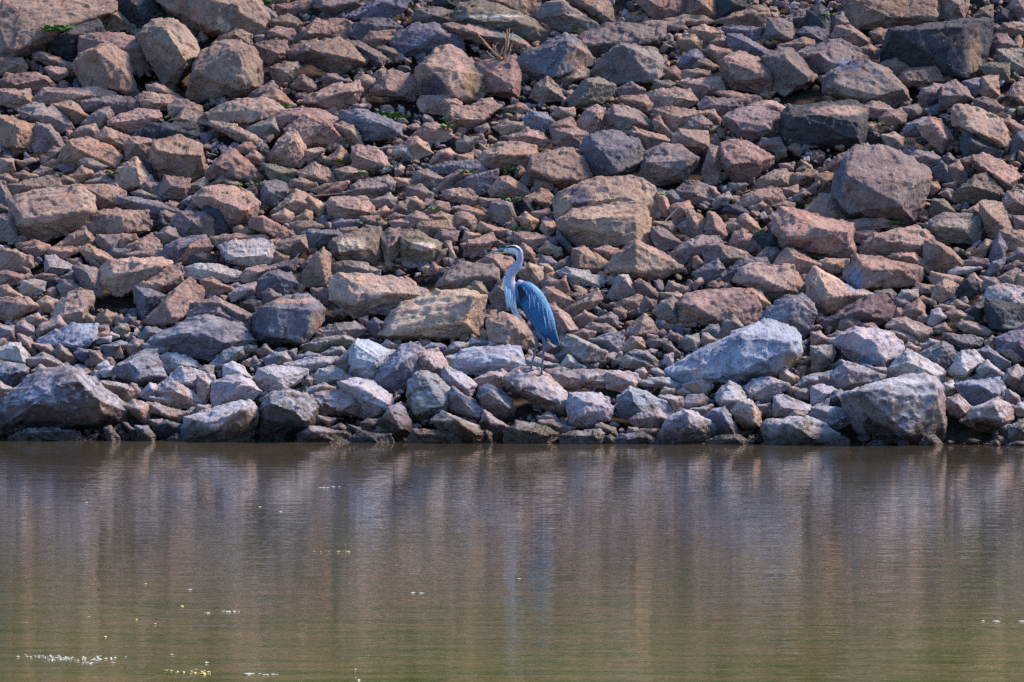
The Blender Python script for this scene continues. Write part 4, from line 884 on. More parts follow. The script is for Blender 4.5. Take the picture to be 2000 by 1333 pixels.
b;502,688 519,673 535,690 513,693;519,681
d;1956,416 1983,425 1980,448 1969,434;1971,425
g;120,542 140,531 146,533 153,549 135,547;140,538
b;1380,364 1396,367 1405,380 1394,391;1394,373
p;951,670 967,663 987,666 971,677 955,677;969,669
u;239,630 250,616 263,623 263,634 248,636;254,623
b;726,418 751,405 760,412 742,425;747,414
b;1924,668 1938,658 1944,666 1942,684 1926,675;1938,666
o;34,477 68,470 61,481 36,488;52,479
o;1292,767 1299,758 1317,760 1319,769 1301,775;1310,763
b;1789,587 1803,580 1827,589 1825,596 1812,594;1812,586
n;729,848 738,834 758,841 758,848 738,850;744,841
b;468,367 490,376 510,396 499,405 488,380;490,382
b;663,448 693,445 697,450 670,461;677,452
b;1825,600 1843,596 1866,601 1854,609 1834,605;1848,600
b;86,322 101,313 115,315 108,328 92,328;101,319
b;1463,407 1490,394 1495,403 1475,414;1484,400
b;386,794 409,794 411,805 386,807;400,798
b;1522,322 1551,319 1547,331 1526,333;1538,324
b;223,688 227,675 234,672 239,697 227,699;234,679
b;906,468 910,454 940,459 913,470;919,461
b;61,726 79,714 90,721 77,734;79,724
b;1054,517 1070,518 1084,531 1066,535;1070,524
g;1843,308 1854,300 1866,313 1852,324;1854,310
g;1376,457 1391,444 1407,461 1398,463;1391,454
g;1423,360 1461,360 1450,369 1432,371;1445,363
b;1241,726 1256,720 1265,731 1259,738 1243,735;1254,726
b;472,681 486,675 499,677 504,686 481,688;490,679
o;1063,540 1079,533 1095,538 1088,547 1066,544;1079,540
b;465,452 486,445 497,454 472,461;483,452
g;1834,380 1848,370 1859,373 1857,389;1850,378
b;940,650 946,645 960,652 962,663 946,663;953,652
d;281,322 293,324 302,346 297,351 286,335;293,335
p;1297,708 1299,695 1313,693 1313,708 1306,715;1306,699
d;847,538 865,526 874,531 859,547;863,533
g;928,252 949,243 955,250 940,263;944,250
g;1479,794 1504,789 1508,798 1493,805;1495,794
g;1621,657 1636,648 1652,652 1638,661 1623,663;1636,653
b;1346,558 1367,544 1373,551 1358,565;1360,551
o;644,807 654,792 663,789 663,810;657,801
b;165,621 171,614 185,621 185,632 169,630;176,621
b;34,317 61,310 69,315 45,325;50,317
b;589,520 605,502 614,499 596,529;600,511
b;185,639 209,636 212,648 191,648;203,641
d;304,439 315,423 326,439 320,445;315,434
b;591,749 600,734 609,742 607,753 596,756;600,742
b;1791,625 1803,614 1812,618 1812,630 1798,630;1805,621
b;756,425 771,417 792,423 769,430;774,423
p;187,663 216,658 214,668 191,670;203,662
b;1322,767 1335,760 1349,769 1340,777;1337,767
b;227,623 236,615 243,625 239,635 227,634;234,623
b;1839,771 1845,774 1850,805 1839,796;1843,783
b;63,542 86,535 108,538 95,544;86,539
u;1623,717 1641,703 1645,715 1629,724;1636,711
b;854,513 859,490 872,488 870,499;863,497
b;1295,589 1310,582 1322,589 1313,598;1310,587
b;1841,362 1870,355 1866,369 1852,367;1857,360
g;555,688 578,684 576,697 564,698;569,688
b;176,344 196,336 205,343 180,351;194,342
b;1227,850 1229,837 1243,837 1250,846;1236,841
b;1744,623 1751,605 1758,605 1760,614 1753,625;1755,612
b;681,832 704,837 708,843 695,848;693,837
u;1755,864 1767,858 1774,866 1771,873 1758,873;1767,861
u;1072,468 1084,464 1093,472 1086,477 1075,479;1081,470
u;351,398 369,386 378,387 369,400;367,391
b;967,468 996,479 987,481 967,479;978,475
g;169,508 185,506 196,522 180,517;182,511
b;131,508 153,506 160,513 144,517;146,511
o;528,470 544,468 551,475 535,481;540,475
o;187,654 209,648 212,657 191,659;200,652
g;240,826 250,829 268,846 263,850;254,837
o;456,448 468,442 477,448 463,457;468,448
b;701,623 717,619 717,630 708,634;711,625
u;486,706 497,697 504,708 495,713;497,704
b;1535,760 1547,757 1558,760 1547,769;1544,760
p;212,657 218,651 234,657 216,663;218,655
o;436,742 445,731 456,733 454,740;450,735
b;508,780 528,769 526,780 513,783;519,776
b;1281,654 1295,645 1299,650 1295,659;1290,651
b;479,706 490,702 488,715 472,711;483,706
b;1265,659 1265,654 1283,657 1283,663;1274,658
b;221,738 239,715 227,733 225,742;227,735
"""
def area(Q): return abs(sum(Q[i][0]*Q[(i+1) % len(Q)][1]-Q[(i+1) % len(Q)][0]*Q[i][1] for i in range(len(Q))))/2
rocks = []
for L in DATA.strip().split('\n'):
    q = L.split(';'); pts = lambda s: [tuple(map(int, a.split(','))) for a in s.split()]
    ds = q[3].split('~') if len(q) > 3 else ['', '']
    rocks.append(dict(c=q[0], out=pts(q[1]), rid=pts(q[2]), desc=ds[0], short=ds[1]))
rocks.sort(key=lambda r: -area(r['out']))

def hull_mesh(pts, cuts, seed, size):
    bm = bmesh.new()
    for p in pts: bm.verts.new(p)
    bmesh.ops.convex_hull(bm, input=bm.verts)
    bm.verts.ensure_lookup_table()
    for v in [v for v in bm.verts if not v.link_faces]: bm.verts.remove(v)
    r = random.Random(seed); c = sum((v.co for v in bm.verts), Vector())/len(bm.verts)
    for k in range(cuts):                                   # knock corners off
        n = Vector((r.gauss(0, .8), -1, r.gauss(.15, .8))).normalized()
        far = max((v.co-c).dot(n) for v in bm.verts)
        g = bm.verts[:]+bm.edges[:]+bm.faces[:]
        res = bmesh.ops.bisect_plane(bm, geom=g, plane_co=c+n*far*r.uniform(.90, .97), plane_no=n, clear_outer=True)
        e = [x for x in res['geom_cut'] if isinstance(x, bmesh.types.BMEdge)]
        if e: bmesh.ops.edgeloop_fill(bm, edges=e)
    bmesh.ops.triangulate(bm, faces=bm.faces[:])
    bmesh.ops.recalc_face_normals(bm, faces=bm.faces[:])
    me = bpy.data.meshes.new('tmp'); bm.to_mesh(me); bm.free(); return me

def rock_points(r, idx):
    R = random.Random(idx*13+5); Q = r['out']
    us = [p[0] for p in Q]; vs = [p[1] for p in Q]
    u0, u1, v0, v1 = min(us), max(us), min(vs), max(vs); uc, vc = (u0+u1)/2, (v0+v1)/2
    h, w_ = v1-v0, u1-u0
    vref = vc + 0.28*h
    y0 = slope_y(uc, min(vref, 874)); m = y0/FPX; t = .58*min(w_, h)*m; K = .34; Q = [(uc+(u-uc)*(1+4/(w_+8)+.025), vc+(v-vc)*(1+4/(h+8)+.025)) for u, v in Q]
    r['y0'] = y0; r['m'] = m; r['size'] = .5*(w_+h)*m; r['uc'], r['vc'] = uc, vc
    dep = lambda v: K*(vref-v)*m
    pts = []
    for (u, v) in Q: pts.append(P(u, v, y0+dep(v)+R.uniform(-.07, .07)*min(w_, h)*m))
    nr = max(1, len(r['rid']))
    for (u, v) in r['rid']: pts.append(P(u, v, y0+dep(v)-t*R.uniform(.85, 1.15)))
    for (u, v) in Q:                                         # body behind the rim
        uu, vv = uc+(u-uc)*.82, vc+(v-vc)*.80+0.04*h
        pts.append(P(uu, vv, y0+dep(v)+t*1.1+.02))
    if v1 > 845:                                            # rocks standing in the water reach below it
        for (u, v) in Q:
            if v > vc: pts.append(P(uc+(u-uc)*.95, v+26, y0-.02+R.uniform(0, .1))); pts.append(P(uc+(u-uc)*.9, v+20, y0+.4))
    return pts

dg_objs = []
for i, r in enumerate(rocks):
    pts = rock_points(r, i); big = r['size']
    me = hull_mesh(pts, 4 if big > .3 else 2, i, big)
    o = bpy.data.objects.new('tmp', me); scn.collection.objects.link(o)
    md = o.modifiers.new('r', 'REMESH'); md.mode = 'VOXEL'
    md.voxel_size = max(.009, min(.014, big*.026)) if i < 300 else max(.014, big*.06); md.adaptivity = 0
    dg_objs.append(o)
bpy.context.view_layer.update(); dg = bpy.context.evaluated_depsgraph_get()
def grab(o):
    me = o.evaluated_get(dg).to_mesh(); n = len(me.vertices)
    V = np.empty(n*3, np.float32); me.vertices.foreach_get('co', V); V = V.reshape(-1, 3).astype(float)
    F = np.empty(len(me.loops), np.int32); me.loops.foreach_get('vertex_index', F)
    assert len(F) == 4*len(me.polygons)
    o.evaluated_get(dg).to_mesh_clear(); return V, F.reshape(-1, 4)
geos = [grab(o) for o in dg_objs]
for o in dg_objs:
    m_ = o.data; bpy.data.objects.remove(o); bpy.data.meshes.remove(m_)

# how each rock is told apart: the look, and where it lies from a rock that is easy to find
def ring(du, dv):
    a = math.degrees(math.atan2(-dv, du)) % 360
    return ['right of', 'above right of', 'above', 'above left of', 'left of', 'below left of', 'below', 'below right of'][int(((a+22.5) % 360)//45)]
CN = {'w': 'whitish', 'q': 'pale pink', 'k': 'dark brown', 'b': 'brown', 'o': 'rusty tan', 'g': 'grey', 'u': 'blue-grey', 'd': 'dark', 'p': 'pale', 'n': 'greenish grey'}
marks = [r for r in rocks[:300] if r['desc']] + [dict(uc=1035, vc=600, short='heron', size=1.2, desc='x')]
used = {}
for i, r in enumerate(rocks[:300]):
    if r['desc']: r['label'] = r['desc']; continue
    us = [p[0] for p in r['out']]; vs = [p[1] for p in r['out']]; w_, h = max(us)-min(us), max(vs)-min(vs)
    shp = 'flat' if w_ > 2.1*h else 'long' if w_ > 1.65*h else 'upright' if h > 1.15*w_ else 'blocky' if len(r['out']) >= 7 else 'wedge-shaped' if len(r['out']) <= 5 else 'angular'
    sz = 'large' if i < 110 else 'mid-sized' if i < 200 else 'small'
    best = sorted(marks, key=lambda q: math.hypot(q['uc']-r['uc'], q['vc']-r['vc'])-q['size']*60)
    opts = []
    for q in best[:3]:
        du, dv = r['uc']-q['uc'], r['vc']-q['vc']
        opts.append((ring(du, dv), q['short'], math.hypot(du, dv)))
    lab = None
    for (dr, s, _) in opts:
        l = "%s %s %s rock %s the %s" % (sz, CN[r['c']], shp, dr, s)
        if l not in used: lab = l; break
    if lab is None:
        (a, s, _), (b_, s2, _) = opts[0], opts[1]
        lab = "%s %s %s rock %s the %s and %s the %s" % (sz, CN[r['c']], shp, a, s, b_, s2)
        if len(lab.split()) > 16: lab = "%s %s rock %s the %s, %s the %s" % (CN[r['c']], shp, a, s, b_, s2)
    used[lab] = 1; r['label'] = lab

rest = []
for i, (r, (V, F)) in enumerate(zip(rocks, geos)):
    V = roughen(crisp(V, F), F, max(r['size'], .12), i)
    k = np.random.default_rng(i).uniform(-.16, .16); hue = np.random.default_rng(i+999).uniform(-.05, .05, 3)
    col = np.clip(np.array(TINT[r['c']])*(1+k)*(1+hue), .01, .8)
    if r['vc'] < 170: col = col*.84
    if i < 300:
        c0 = V.mean(0); c0[2] = V[:, 2].min()
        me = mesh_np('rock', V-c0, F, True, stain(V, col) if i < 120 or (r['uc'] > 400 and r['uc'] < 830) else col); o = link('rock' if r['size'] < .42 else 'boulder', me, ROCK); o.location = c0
        tag(o, r['label'], 'rock' if r['size'] < .42 else 'boulder', 'loose rocks piled on the river bank')
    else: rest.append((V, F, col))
del geos

# rubble between them: too many small stones to count, one mass
def unit_stone(seed):
    R = random.Random(seed); pts = []
    ax = (1, R.uniform(.6, .95), R.uniform(.38, .75))
    for k in range(R.randint(9, 14)):
        v = Vector([R.gauss(0, 1) for _ in range(3)]).normalized()
        pts.append((v.x*ax[0], v.y*ax[1], v.z*ax[2]))
    return hull_mesh(pts, 2, seed, 1)
tmp = []
for s in range(16):
    o = bpy.data.objects.new('tmp', unit_stone(100+s)); scn.collection.objects.link(o)
    md = o.modifiers.new('r', 'REMESH'); md.mode = 'VOXEL'; md.voxel_size = .13; tmp.append(o)
bpy.context.view_layer.update(); dg = bpy.context.evaluated_depsgraph_get()
stones = [grab(o) for o in tmp]
for o in tmp:
    m_ = o.data; bpy.data.objects.remove(o); bpy.data.meshes.remove(m_)
stones = [(V+normals(V, F)*(noise(V/.45+s)*.12+noise(V/.2+s)*.05)[:, None], F) for s, (V, F) in enumerate(stones)]
cover = np.zeros((440, 1000), bool)                           # where a traced rock already lies (2 px cells)
yy, xx = np.mgrid[0:440, 0:1000]; xx = xx*2+1; yy = yy*2+1
for r in rocks:
    Q = r['out']; inside = None
    u0, u1 = max(0, min(p[0] for p in Q)//2), min(999, max(p[0] for p in Q)//2)+1
    v0, v1 = max(0, min(p[1] for p in Q)//2), min(439, max(p[1] for p in Q)//2)+1
    if u1 <= u0 or v1 <= v0: continue
    X, Y = xx[v0:v1, u0:u1], yy[v0:v1, u0:u1]; ins = np.zeros(X.shape, bool)
    for k in range(len(Q)):
        (xa, ya), (xb, yb) = Q[k], Q[k-1]
        if ya != yb: ins ^= ((ya > Y) != (yb > Y)) & (X < (xb-xa)*(Y-ya)/(yb-ya)+xa)
    cover[v0:v1, u0:u1] |= ins
HOLES = [(370,168,34,26),(275,150,12,50),(600,128,45,28),(790,185,40,16),(250,560,50,22),(235,590,60,20),(505,130,12,30),(820,180,14,18),
 (985,185,25,14),(1290,265,14,30),(1240,335,12,20),(1300,365,45,10),(1370,335,18,28),(1425,345,18,16),(1560,190,45,16),(1680,70,22,12),
 (1790,190,22,16),(1960,180,40,14),(1870,460,60,26),(1780,90,10,20),(1660,275,40,14),(1895,290,14,30),(1840,395,40,12),(1770,430,18,12),
 (1830,520,30,14),(660,635,40,16),(740,625,30,12),(560,672,50,8),(530,830,40,20),(760,740,30,14),(1010,790,30,22),(860,845,24,12),(1110,850,30,8),
 (1490,830,30,22),(1640,850,50,20),(1880,840,70,26),(250,830,30,14),(1080,745,0,0),(1850,740,40,8),(1900,640,50,14),(430,660,0,0),(330,855,20,8),
 (1330,690,0,0),(1360,650,0,0),(620,680,30,6),(390,480,40,10),(100,470,40,8),(1140,770,60,8),(960,560,0,0),(1700,605,60,6)]
fr = np.random.default_rng(21); FV = []; FF = []; FC = []; nv = 0
cols = [TINT[k] for k in 'bbbbogguupn']
def put(V, F, c):
    global nv
    FV.append(V); FF.append(F+nv); FC.append(np.repeat(np.array(c, np.float32)[None], len(V), 0)); nv += len(V)
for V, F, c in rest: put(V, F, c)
count = 0
for k in range(22000):
    u = fr.uniform(-420, 2420); v = fr.uniform(-120, 872)
    inside = 0 <= u < 2000 and 0 <= v < 880
    if not inside and (k > 13000 or fr.random() > .5): continue
    s = (fr.uniform(.03, .08) if k < 13000 else fr.uniform(.013, .035)) if inside else fr.uniform(.05, .22)
    deep = .05
    if inside:
        if any(a and ((u-x)/a)**2+((v-y)/b_)**2 < 1 for x, y, a, b_ in HOLES): continue
        cu, cv = int(u//2), int(v//2)
        if cover[cv, cu]: continue
        w9 = cover[max(0, cv-6):cv+7, max(0, cu-6):cu+7].mean()
        if w9 < .5: s *= 1.3
        deep = .07 + .05*w9
    y = slope_y(u, v) + deep
    V, F = stones[fr.integers(16)]
    q = Matrix.Rotation(fr.uniform(0, 6.28), 3, 'Z') @ Matrix.Rotation(fr.normal(0, .45), 3, 'X') @ Matrix.Rotation(fr.normal(0, .45), 3, 'Y')
    V2 = V@np.array(q).T*s*np.array([1, 1, fr.uniform(.8, 1.2)])
    c = np.array(cols[fr.integers(len(cols))])*fr.uniform(.75, 1.1)
    put(V2+np.array(P(u, v, y)), F, c); count += 1
# stones under the rocks and on the bed at the water's edge
V = np.concatenate(FV); F = np.concatenate(FF); C_ = np.concatenate(FC)
me = mesh_np('rubble', V, F, True, C_); o = link('rubble', me, ROCK)
tag(o, 'small broken stones filling the gaps between the rocks on the bank', 'rubble', kind='stuff')
print('rubble', count, 'verts', len(V))

# ------------------------------------------------------------------ the heron
bpy.context.view_layer.update(); dgc = bpy.context.evaluated_depsgraph_get()
def hit(u, v):
    a, b_ = ray(u, v); d = Vector((a, 1, b_)).normalized()
    ok, loc, nrm, idx, ob, mat_ = scn.ray_cast(dgc, cam.location+d*2, d)
    return (loc, nrm) if ok else (P(u, v, slope_y(u, v)), Vector((0, 0, 1)))
foot = hit(1056, 731)[0]
YH = foot.y + 0.02; MH = YH/FPX
def H(u, v, w): return P(u, v, YH + w*MH)
FEATH, nt_, N_, L_, B_ = new_mat("feathers")
_a = nd(N_, 'ShaderNodeAttribute', attribute_name='tint'); _g = N_.new('ShaderNodeNewGeometry')
_n = nd(N_, 'ShaderNodeTexNoise'); _n.inputs['Scale'].default_value = 55; _n.inputs['Detail'].default_value = 4; L_.new(_g.outputs['Position'], _n.inputs['Vector'])
L_.new(mixc(N_, L_, ramp(N_, L_, _n.outputs[0], .35, .65, .6, 0), _a.outputs['Color'], (.55, .6, .7), 'MULTIPLY'), B_.inputs['Base Color'])
B_.inputs['Roughness'].default_value = .6; B_.inputs['Specular IOR Level'].default_value = .25
_b = nd(N_, 'ShaderNodeBump', i_Strength=.5, i_Distance=.003); L_.new(_n.outputs[0], _b.inputs['Height']); L_.new(_b.outputs[0], B_.inputs['Normal'])

def loft(sec, seg=20):
    """sec: (u, v, w, r in the picture plane, r in depth) -> verts, quads in H space"""
    S = np.array(sec, float); n = len(S); T = np.gradient(S[:, :2], axis=0); T /= np.linalg.norm(T, axis=1)[:, None]
    Nn = np.stack([-T[:, 1], T[:, 0]], 1); V = []; F = []
    for i in range(n):
        for k in range(seg):
            a = 2*math.pi*k/seg
            u = S[i, 0]+Nn[i, 0]*math.cos(a)*S[i, 3]; v = S[i, 1]+Nn[i, 1]*math.cos(a)*S[i, 3]
            V.append(H(u, v, S[i, 2]+math.sin(a)*S[i, 4]))
    for i in range(n-1):
        for k in range(seg): F.append((i*seg+k, i*seg+(k+1) % seg, (i+1)*seg+(k+1) % seg, (i+1)*seg+k))
    F.append(tuple(range(seg))[::-1]); F.append(tuple((n-1)*seg+k for k in range(seg)))
    return V, F
def smooth_sec(sec, n):
    S = np.array(sec, float); t = np.linspace(0, len(S)-1, n); i = np.clip(t.astype(int), 0, len(S)-2); f = (t-i)[:, None]
    g = lambda j: S[np.clip(j, 0, len(S)-1)]
    a, b_, c, d = g(i-1), g(i), g(i+1), g(i+2)
    R_ = .5*((2*b_)+(-a+c)*f+(2*a-5*b_+4*c-d)*f*f+(-a+3*b_-3*c+d)*f**3); R_[:, 3:] = np.maximum(R_[:, 3:], .2); return R_
def from_parts(name, parts):
    V, F = [], []
    for v, f in parts:
        o = len(V); V += v; F += [tuple(i+o for i in q) for q in f]
    me = bpy.data.meshes.new(name); me.from_pydata([tuple(v) for v in V], [], F); me.update(); return me
NECK = [(984, 490, 0, 4, 4), (989, 488.5, 0, 6.5, 5.2), (997, 487.5, 0, 8, 6.3), (1006, 488.3, 0, 9, 6.6), (1012.5, 493, 0, 8.6, 6.2), (1015.5, 502, 0, 7, 5.6),
        (1014.5, 511, 0, 6.8, 5.4), (1010.5, 519, 0, 7.4, 5.6), (1004, 527, 0, 8.2, 5.8), (998, 535, 0, 8.6, 6), (995.5, 544, 0, 9, 6.4),
        (995.5, 554, 0, 10.2, 7.5), (998.5, 565, 0, 13, 9.5), (1003, 578, 0, 14, 11), (1008, 592, 0, 11, 9), (1013, 604, 0, 6, 5)]
NECK = [(a, b_, c, d*1.13 if i > 6 else d, e*1.2 if i > 6 else e) for i, (a, b_, c, d, e) in enumerate(NECK)]
BODY = [(1010, 550, 0, 5, 5), (1017, 557, 0, 11, 9), (1026, 567, 0, 19, 14), (1036, 582, 0, 24.5, 18), (1046, 600, 0, 25.5, 19), (1056, 618, 0, 23.5, 17),
        (1066, 636, 0, 19.5, 13), (1076, 653, 0, 13, 8), (1085, 666, 0, 7.5, 4.5), (1091.5, 676, 0, 2.8, 2)]
def leg(hip, knee, ankle, w):
    return [(hip[0], hip[1], w*.6, 7, 6), ((hip[0]+knee[0])/2-1, (hip[1]+knee[1])/2, w*.9, 4.6, 4.2), (knee[0]-1, knee[1]-10, w, 3.1, 3), (knee[0], knee[1], w, 3.9, 3.4),
            (knee[0]-.6, knee[1]+9, w, 2.7, 2.6), ((knee[0]+ankle[0])/2, (knee[1]+ankle[1])/2, w, 2.2, 2.2), (ankle[0], ankle[1]-6, w, 2.2, 2.2), (ankle[0], ankle[1], w, 2.8, 2.6)]
LEGA = leg((1041, 634), (1048, 668), (1038, 722), 4.5); LEGB = leg((1048, 640), (1062.5, 672), (1058, 731), -4.5)
parts = [loft(smooth_sec(NECK, 46), 22), loft(smooth_sec(BODY, 34), 28)] + [loft(smooth_sec(l, 26), 12) for l in (LEGA, LEGB)]
for (ax_, ay_, aw_) in ((1038, 723, 4.5), (1058, 732, -4.5)):
    for (du, dv, dw) in ((-17, 2.5, -3), (-14, 3.5, -11), (-11, 2, 8), (9, 2.5, 3)):
        parts.append(loft([(ax_-du*.05, ay_-.5, aw_, 2, 2), (ax_+du*.3, ay_+dv*.2, aw_+dw*.3, 1.6, 1.6), (ax_+du*.65, ay_+dv*.6-.4, aw_+dw*.65, 1.4, 1.5), (ax_+du, ay_+dv, aw_+dw, .7, .8)], 8))
o = bpy.data.objects.new('tmp', from_parts('tmp', parts)); scn.collection.objects.link(o)
md = o.modifiers.new('r', 'REMESH'); md.mode = 'VOXEL'; md.voxel_size = .0042
md = o.modifiers.new('s', 'SMOOTH'); md.iterations = 3; md.factor = .5
bpy.context.view_layer.update(); dg = bpy.context.evaluated_depsgraph_get(); V, F = grab(o)
bpy.data.objects.remove(o)
def to_uv(V):
    """world -> photo pixel, to lay the plumage pattern out along the bird"""
    x, y, z = V[:, 0], V[:, 1], V[:, 2]-CAM_H; c, s = math.cos(PITCH), math.sin(PITCH)
    f = y*c - z*s; up = y*s + z*c
    return 1000+x/f*FPX, 666.5-up/f*FPX
uu, vv = to_uv(V); C = np.tile(np.array([.062, .150, .290]), (len(V), 1))
def paint(mask, col): C[mask] = col
nk = (vv < 556) & (uu < 1024) | ((uu < 1006) & (vv < 606))
paint(nk, (.33, .36, .54))                                            # mauve-grey neck
fr_ = np.clip((1000-uu)/12+.2, 0, 1)[:, None]; zz = nk & (vv > 520)
C[zz] = (C*(1-fr_)+np.array([.30, .50, .72])*fr_)[zz]               # pale blue front
wm = np.exp(-((uu-1003)/8)**2-((vv-540)/14)**2)[:, None]; C = C*(1-.5*wm)+np.array([.62, .50, .46])*.5*wm
paint((vv < 505) & (uu < 1012), (.66, .80, .86)); paint((vv < 482.5) & (uu < 1010), (.78, .82, .86)); paint((vv > 493) & (vv < 502) & (uu < 1003), (.70, .74, .74))
st_ = nk & (vv > 512) & (vv < 600) & (noise(np.stack([uu/1.6, vv/9, uu*0], 1)) > .22) & (uu < 1000); C[st_] = C[st_]*.45
lv = (vv > 636) & (uu < 1068) & (vv > 636+(uu-1036)*.9)
paint((vv > 640) & (uu < 1053) | (vv > 662) & (uu < 1069), (.105, .150, .225)); paint(vv > 727, (.06, .07, .09))
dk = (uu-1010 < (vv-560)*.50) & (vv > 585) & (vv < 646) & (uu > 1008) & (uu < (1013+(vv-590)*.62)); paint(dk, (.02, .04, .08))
R_ = Vector((foot.x, foot.y, foot.z)); heron = bpy.data.objects.new('heron', None); scn.collection.objects.link(heron); heron.location = R_
tag(heron, 'tall blue-grey heron with long neck and shaggy plumes standing on the rocks facing left', 'heron')
def hpart(name, V, F, tint, smooth=True, mat=None):
    V = np.asarray([tuple(v) for v in V], float)-np.array(R_)
    if isinstance(F, list):
        me = bpy.data.meshes.new(name); me.from_pydata(V.tolist(), [], F); me.update()
        for p in me.polygons: p.use_smooth = smooth
        at = me.color_attributes.new('tint', 'FLOAT_COLOR', 'POINT'); c = np.ones((len(V), 4), np.float32); c[:, :3] = tint; at.data.foreach_set('color', c.ravel())
    else: me = mesh_np(name, V, F, smooth, tint)
    return link(name, me, mat or FEATH, heron)
hpart('body', V, F, C)
V, F = loft(smooth_sec([(948.5, 495.8, 0, .4, .5), (958, 493.4, 0, 1.1, 1.2), (970, 490.6, 0, 1.9, 2), (982, 488, 0, 3.0, 3.2), (990, 487.5, 0, 3.6, 4.6)], 16), 10)
hpart('upper_bill', V, F, (.09, .24, .36))
V, F = loft(smooth_sec([(951, 496.8, 0, .4, .5), (962, 495.8, 0, 1.0, 1.1), (974, 494.6, 0, 1.5, 1.9), (988, 493.2, 0, 2.2, 3.6)], 14), 10)
hpart('lower_bill', V, F, (.72, .55, .14))
V, F = loft(smooth_sec([(984, 485.6, 0, .8, 4.6), (990, 483.6, 0, 2.0, 6.6), (998, 482.6, 0, 3.0, 7.3), (1006, 483.6, 0, 3.4, 7.5), (1013, 488, 0, 2.8, 7), (1018, 493, 0, 1.8, 4), (1024, 500, 0, .6, 1)], 26), 16)
hpart('crown_stripe', V, F, (.012, .022, .05))
for sgn in (-1, 1):
    bm = bmesh.new(); bmesh.ops.create_uvsphere(bm, u_segments=14, v_segments=10, radius=1.7*MH)
    c = H(991.5, 488.3, sgn*5.0); Ve = [v.co+c for v in bm.verts]; Fe = [tuple(v.index for v in f.verts) for f in bm.faces]; bm.free()
    e = hpart('eye', Ve, Fe, (.85, .65, .08))
    bm = bmesh.new(); bmesh.ops.create_uvsphere(bm, u_segments=12, v_segments=8, radius=.9*MH)
    c = H(991.3, 488.3, sgn*6.3); Ve = [v.co+c for v in bm.verts]; Fe = [tuple(v.index for v in f.verts) for f in bm.faces]; bm.free()
    p = hpart('pupil', Ve, Fe, (.01, .01, .01)); p.parent = e
BS = smooth_sec(BODY, 60); BT = np.gradient(BS[:, :2], axis=0); BT /= np.linalg.norm(BT, axis=1)[:, None]
def surf(s, a, lift, sg):
    """point on the flank: s along the body 0..1, a across -1 (belly) .. 1 (back)"""
    s = min(max(s, 0), 1); k = s*59; i = min(int(k), 58); f = k-i; S = BS[i]*(1-f)+BS[i+1]*f; T = BT[i]*(1-f)+BT[i+1]*f
    nx, ny = T[1], -T[0]; a = max(-.99, min(.99, a)); r = S[3]*1.03
    return (S[0]+nx*a*r, S[1]+ny*a*r, sg*(S[4]*math.sqrt(1-a*a)+lift))
fr2 = random.Random(5)
def feathers(rows, sg):
    V, F, C = [], [], []
    for (s0, a0, Ln, W, da, col, lift) in rows:
        o = len(V); n = 6
        for i in range(n):
            t = i/(n-1); w_ = W*math.sin(min(1, t*1.25+.18)*math.pi*.94)**.7 if t < 1 else .05; w_ = max(w_, .05)
            for e in (-1, 0, 1):
                s = s0+Ln*t; a = a0+da*t + e*w_; p = surf(s, a, lift+.6*t+(.45 if e == 0 else 0), sg); V.append(H(*p))
                C.append([min(.8, c*(.62 if e == 0 else 1.25)*(1+.35*t*t)) for c in col])
        for i in range(n-1):
            for e in (0, 1): q = o+i*3+e; F.append((q, q+1, q+4, q+3))
    return V, F, np.array(C)
for sg in (-1, 1):
    rows = []
    for j in range(11):
        s = .10+j*.052
        for k in range(9):
            a = -.82+k*.205+(j % 2)*.1
            if a > .97: continue
            b0 = fr2.uniform(.8, 1.2); col = (.032*b0, .145*b0, .36*b0)
            if s < .22 and a < -.1: col = (.012, .02, .045)
            elif a > .55: col = (.065*b0, .235*b0, .43*b0)
            rows.append((s, a, .13, .14, fr2.uniform(-.05, .05), col, .5+j*.02))
    for k in range(10):
        b0 = fr2.uniform(.75, 1.1); rows.append((.46+k*.012, -.80+k*.17, .40, .12, .05, (.022*b0, .105*b0, .27*b0), .3+k*.06))
    for k in range(7):
        b0 = fr2.uniform(.7, 1.0); rows.append((.64, -.75+k*.2, .36, .17, .02, (.018*b0, .088*b0, .22*b0), .35+k*.05))
    V, F, C = feathers(rows, sg); hpart('wing', V, F, C)
def strands(lst, name):
    V, F, C = [], [], []
    for (p0, p1, p2, W, col) in lst:
        o = len(V); n = 8
        for i in range(n):
            t = i/(n-1); q = [(1-t)**2*p0[k]+2*t*(1-t)*p1[k]+t*t*p2[k] for k in range(3)]; w_ = W*(1-t)**.6+.12
            V += [H(q[0]-w_, q[1], q[2]), H(q[0], q[1]+w_*.3, q[2]-w_*.8), H(q[0]+w_, q[1], q[2])]; C += [col]*3
        for i in range(n-1):
            for e in (0, 1): q = o+i*3+e; F.append((q, q+1, q+4, q+3))
    return hpart(name, V, F, np.array(C))
L = []
for k in range(44):
    t = k/43; x0 = 988+16*t+fr2.uniform(-2, 2); y0_ = 562+22*t+fr2.uniform(-8, 6); x2 = 993+25*t+fr2.uniform(-3, 3); y2 = 603+25*t+fr2.uniform(-10, 5)
    w0 = fr2.uniform(-13, 5); b0 = fr2.uniform(.7, 1.15)
    L.append(((x0, y0_, w0-3), (x0+1, (y0_+y2)/2+4, w0-6), (x2, y2, w0-2), fr2.uniform(1.0, 1.6), (.60*b0, .80*b0, .92*b0)))
strands(L, 'breast_plumes')
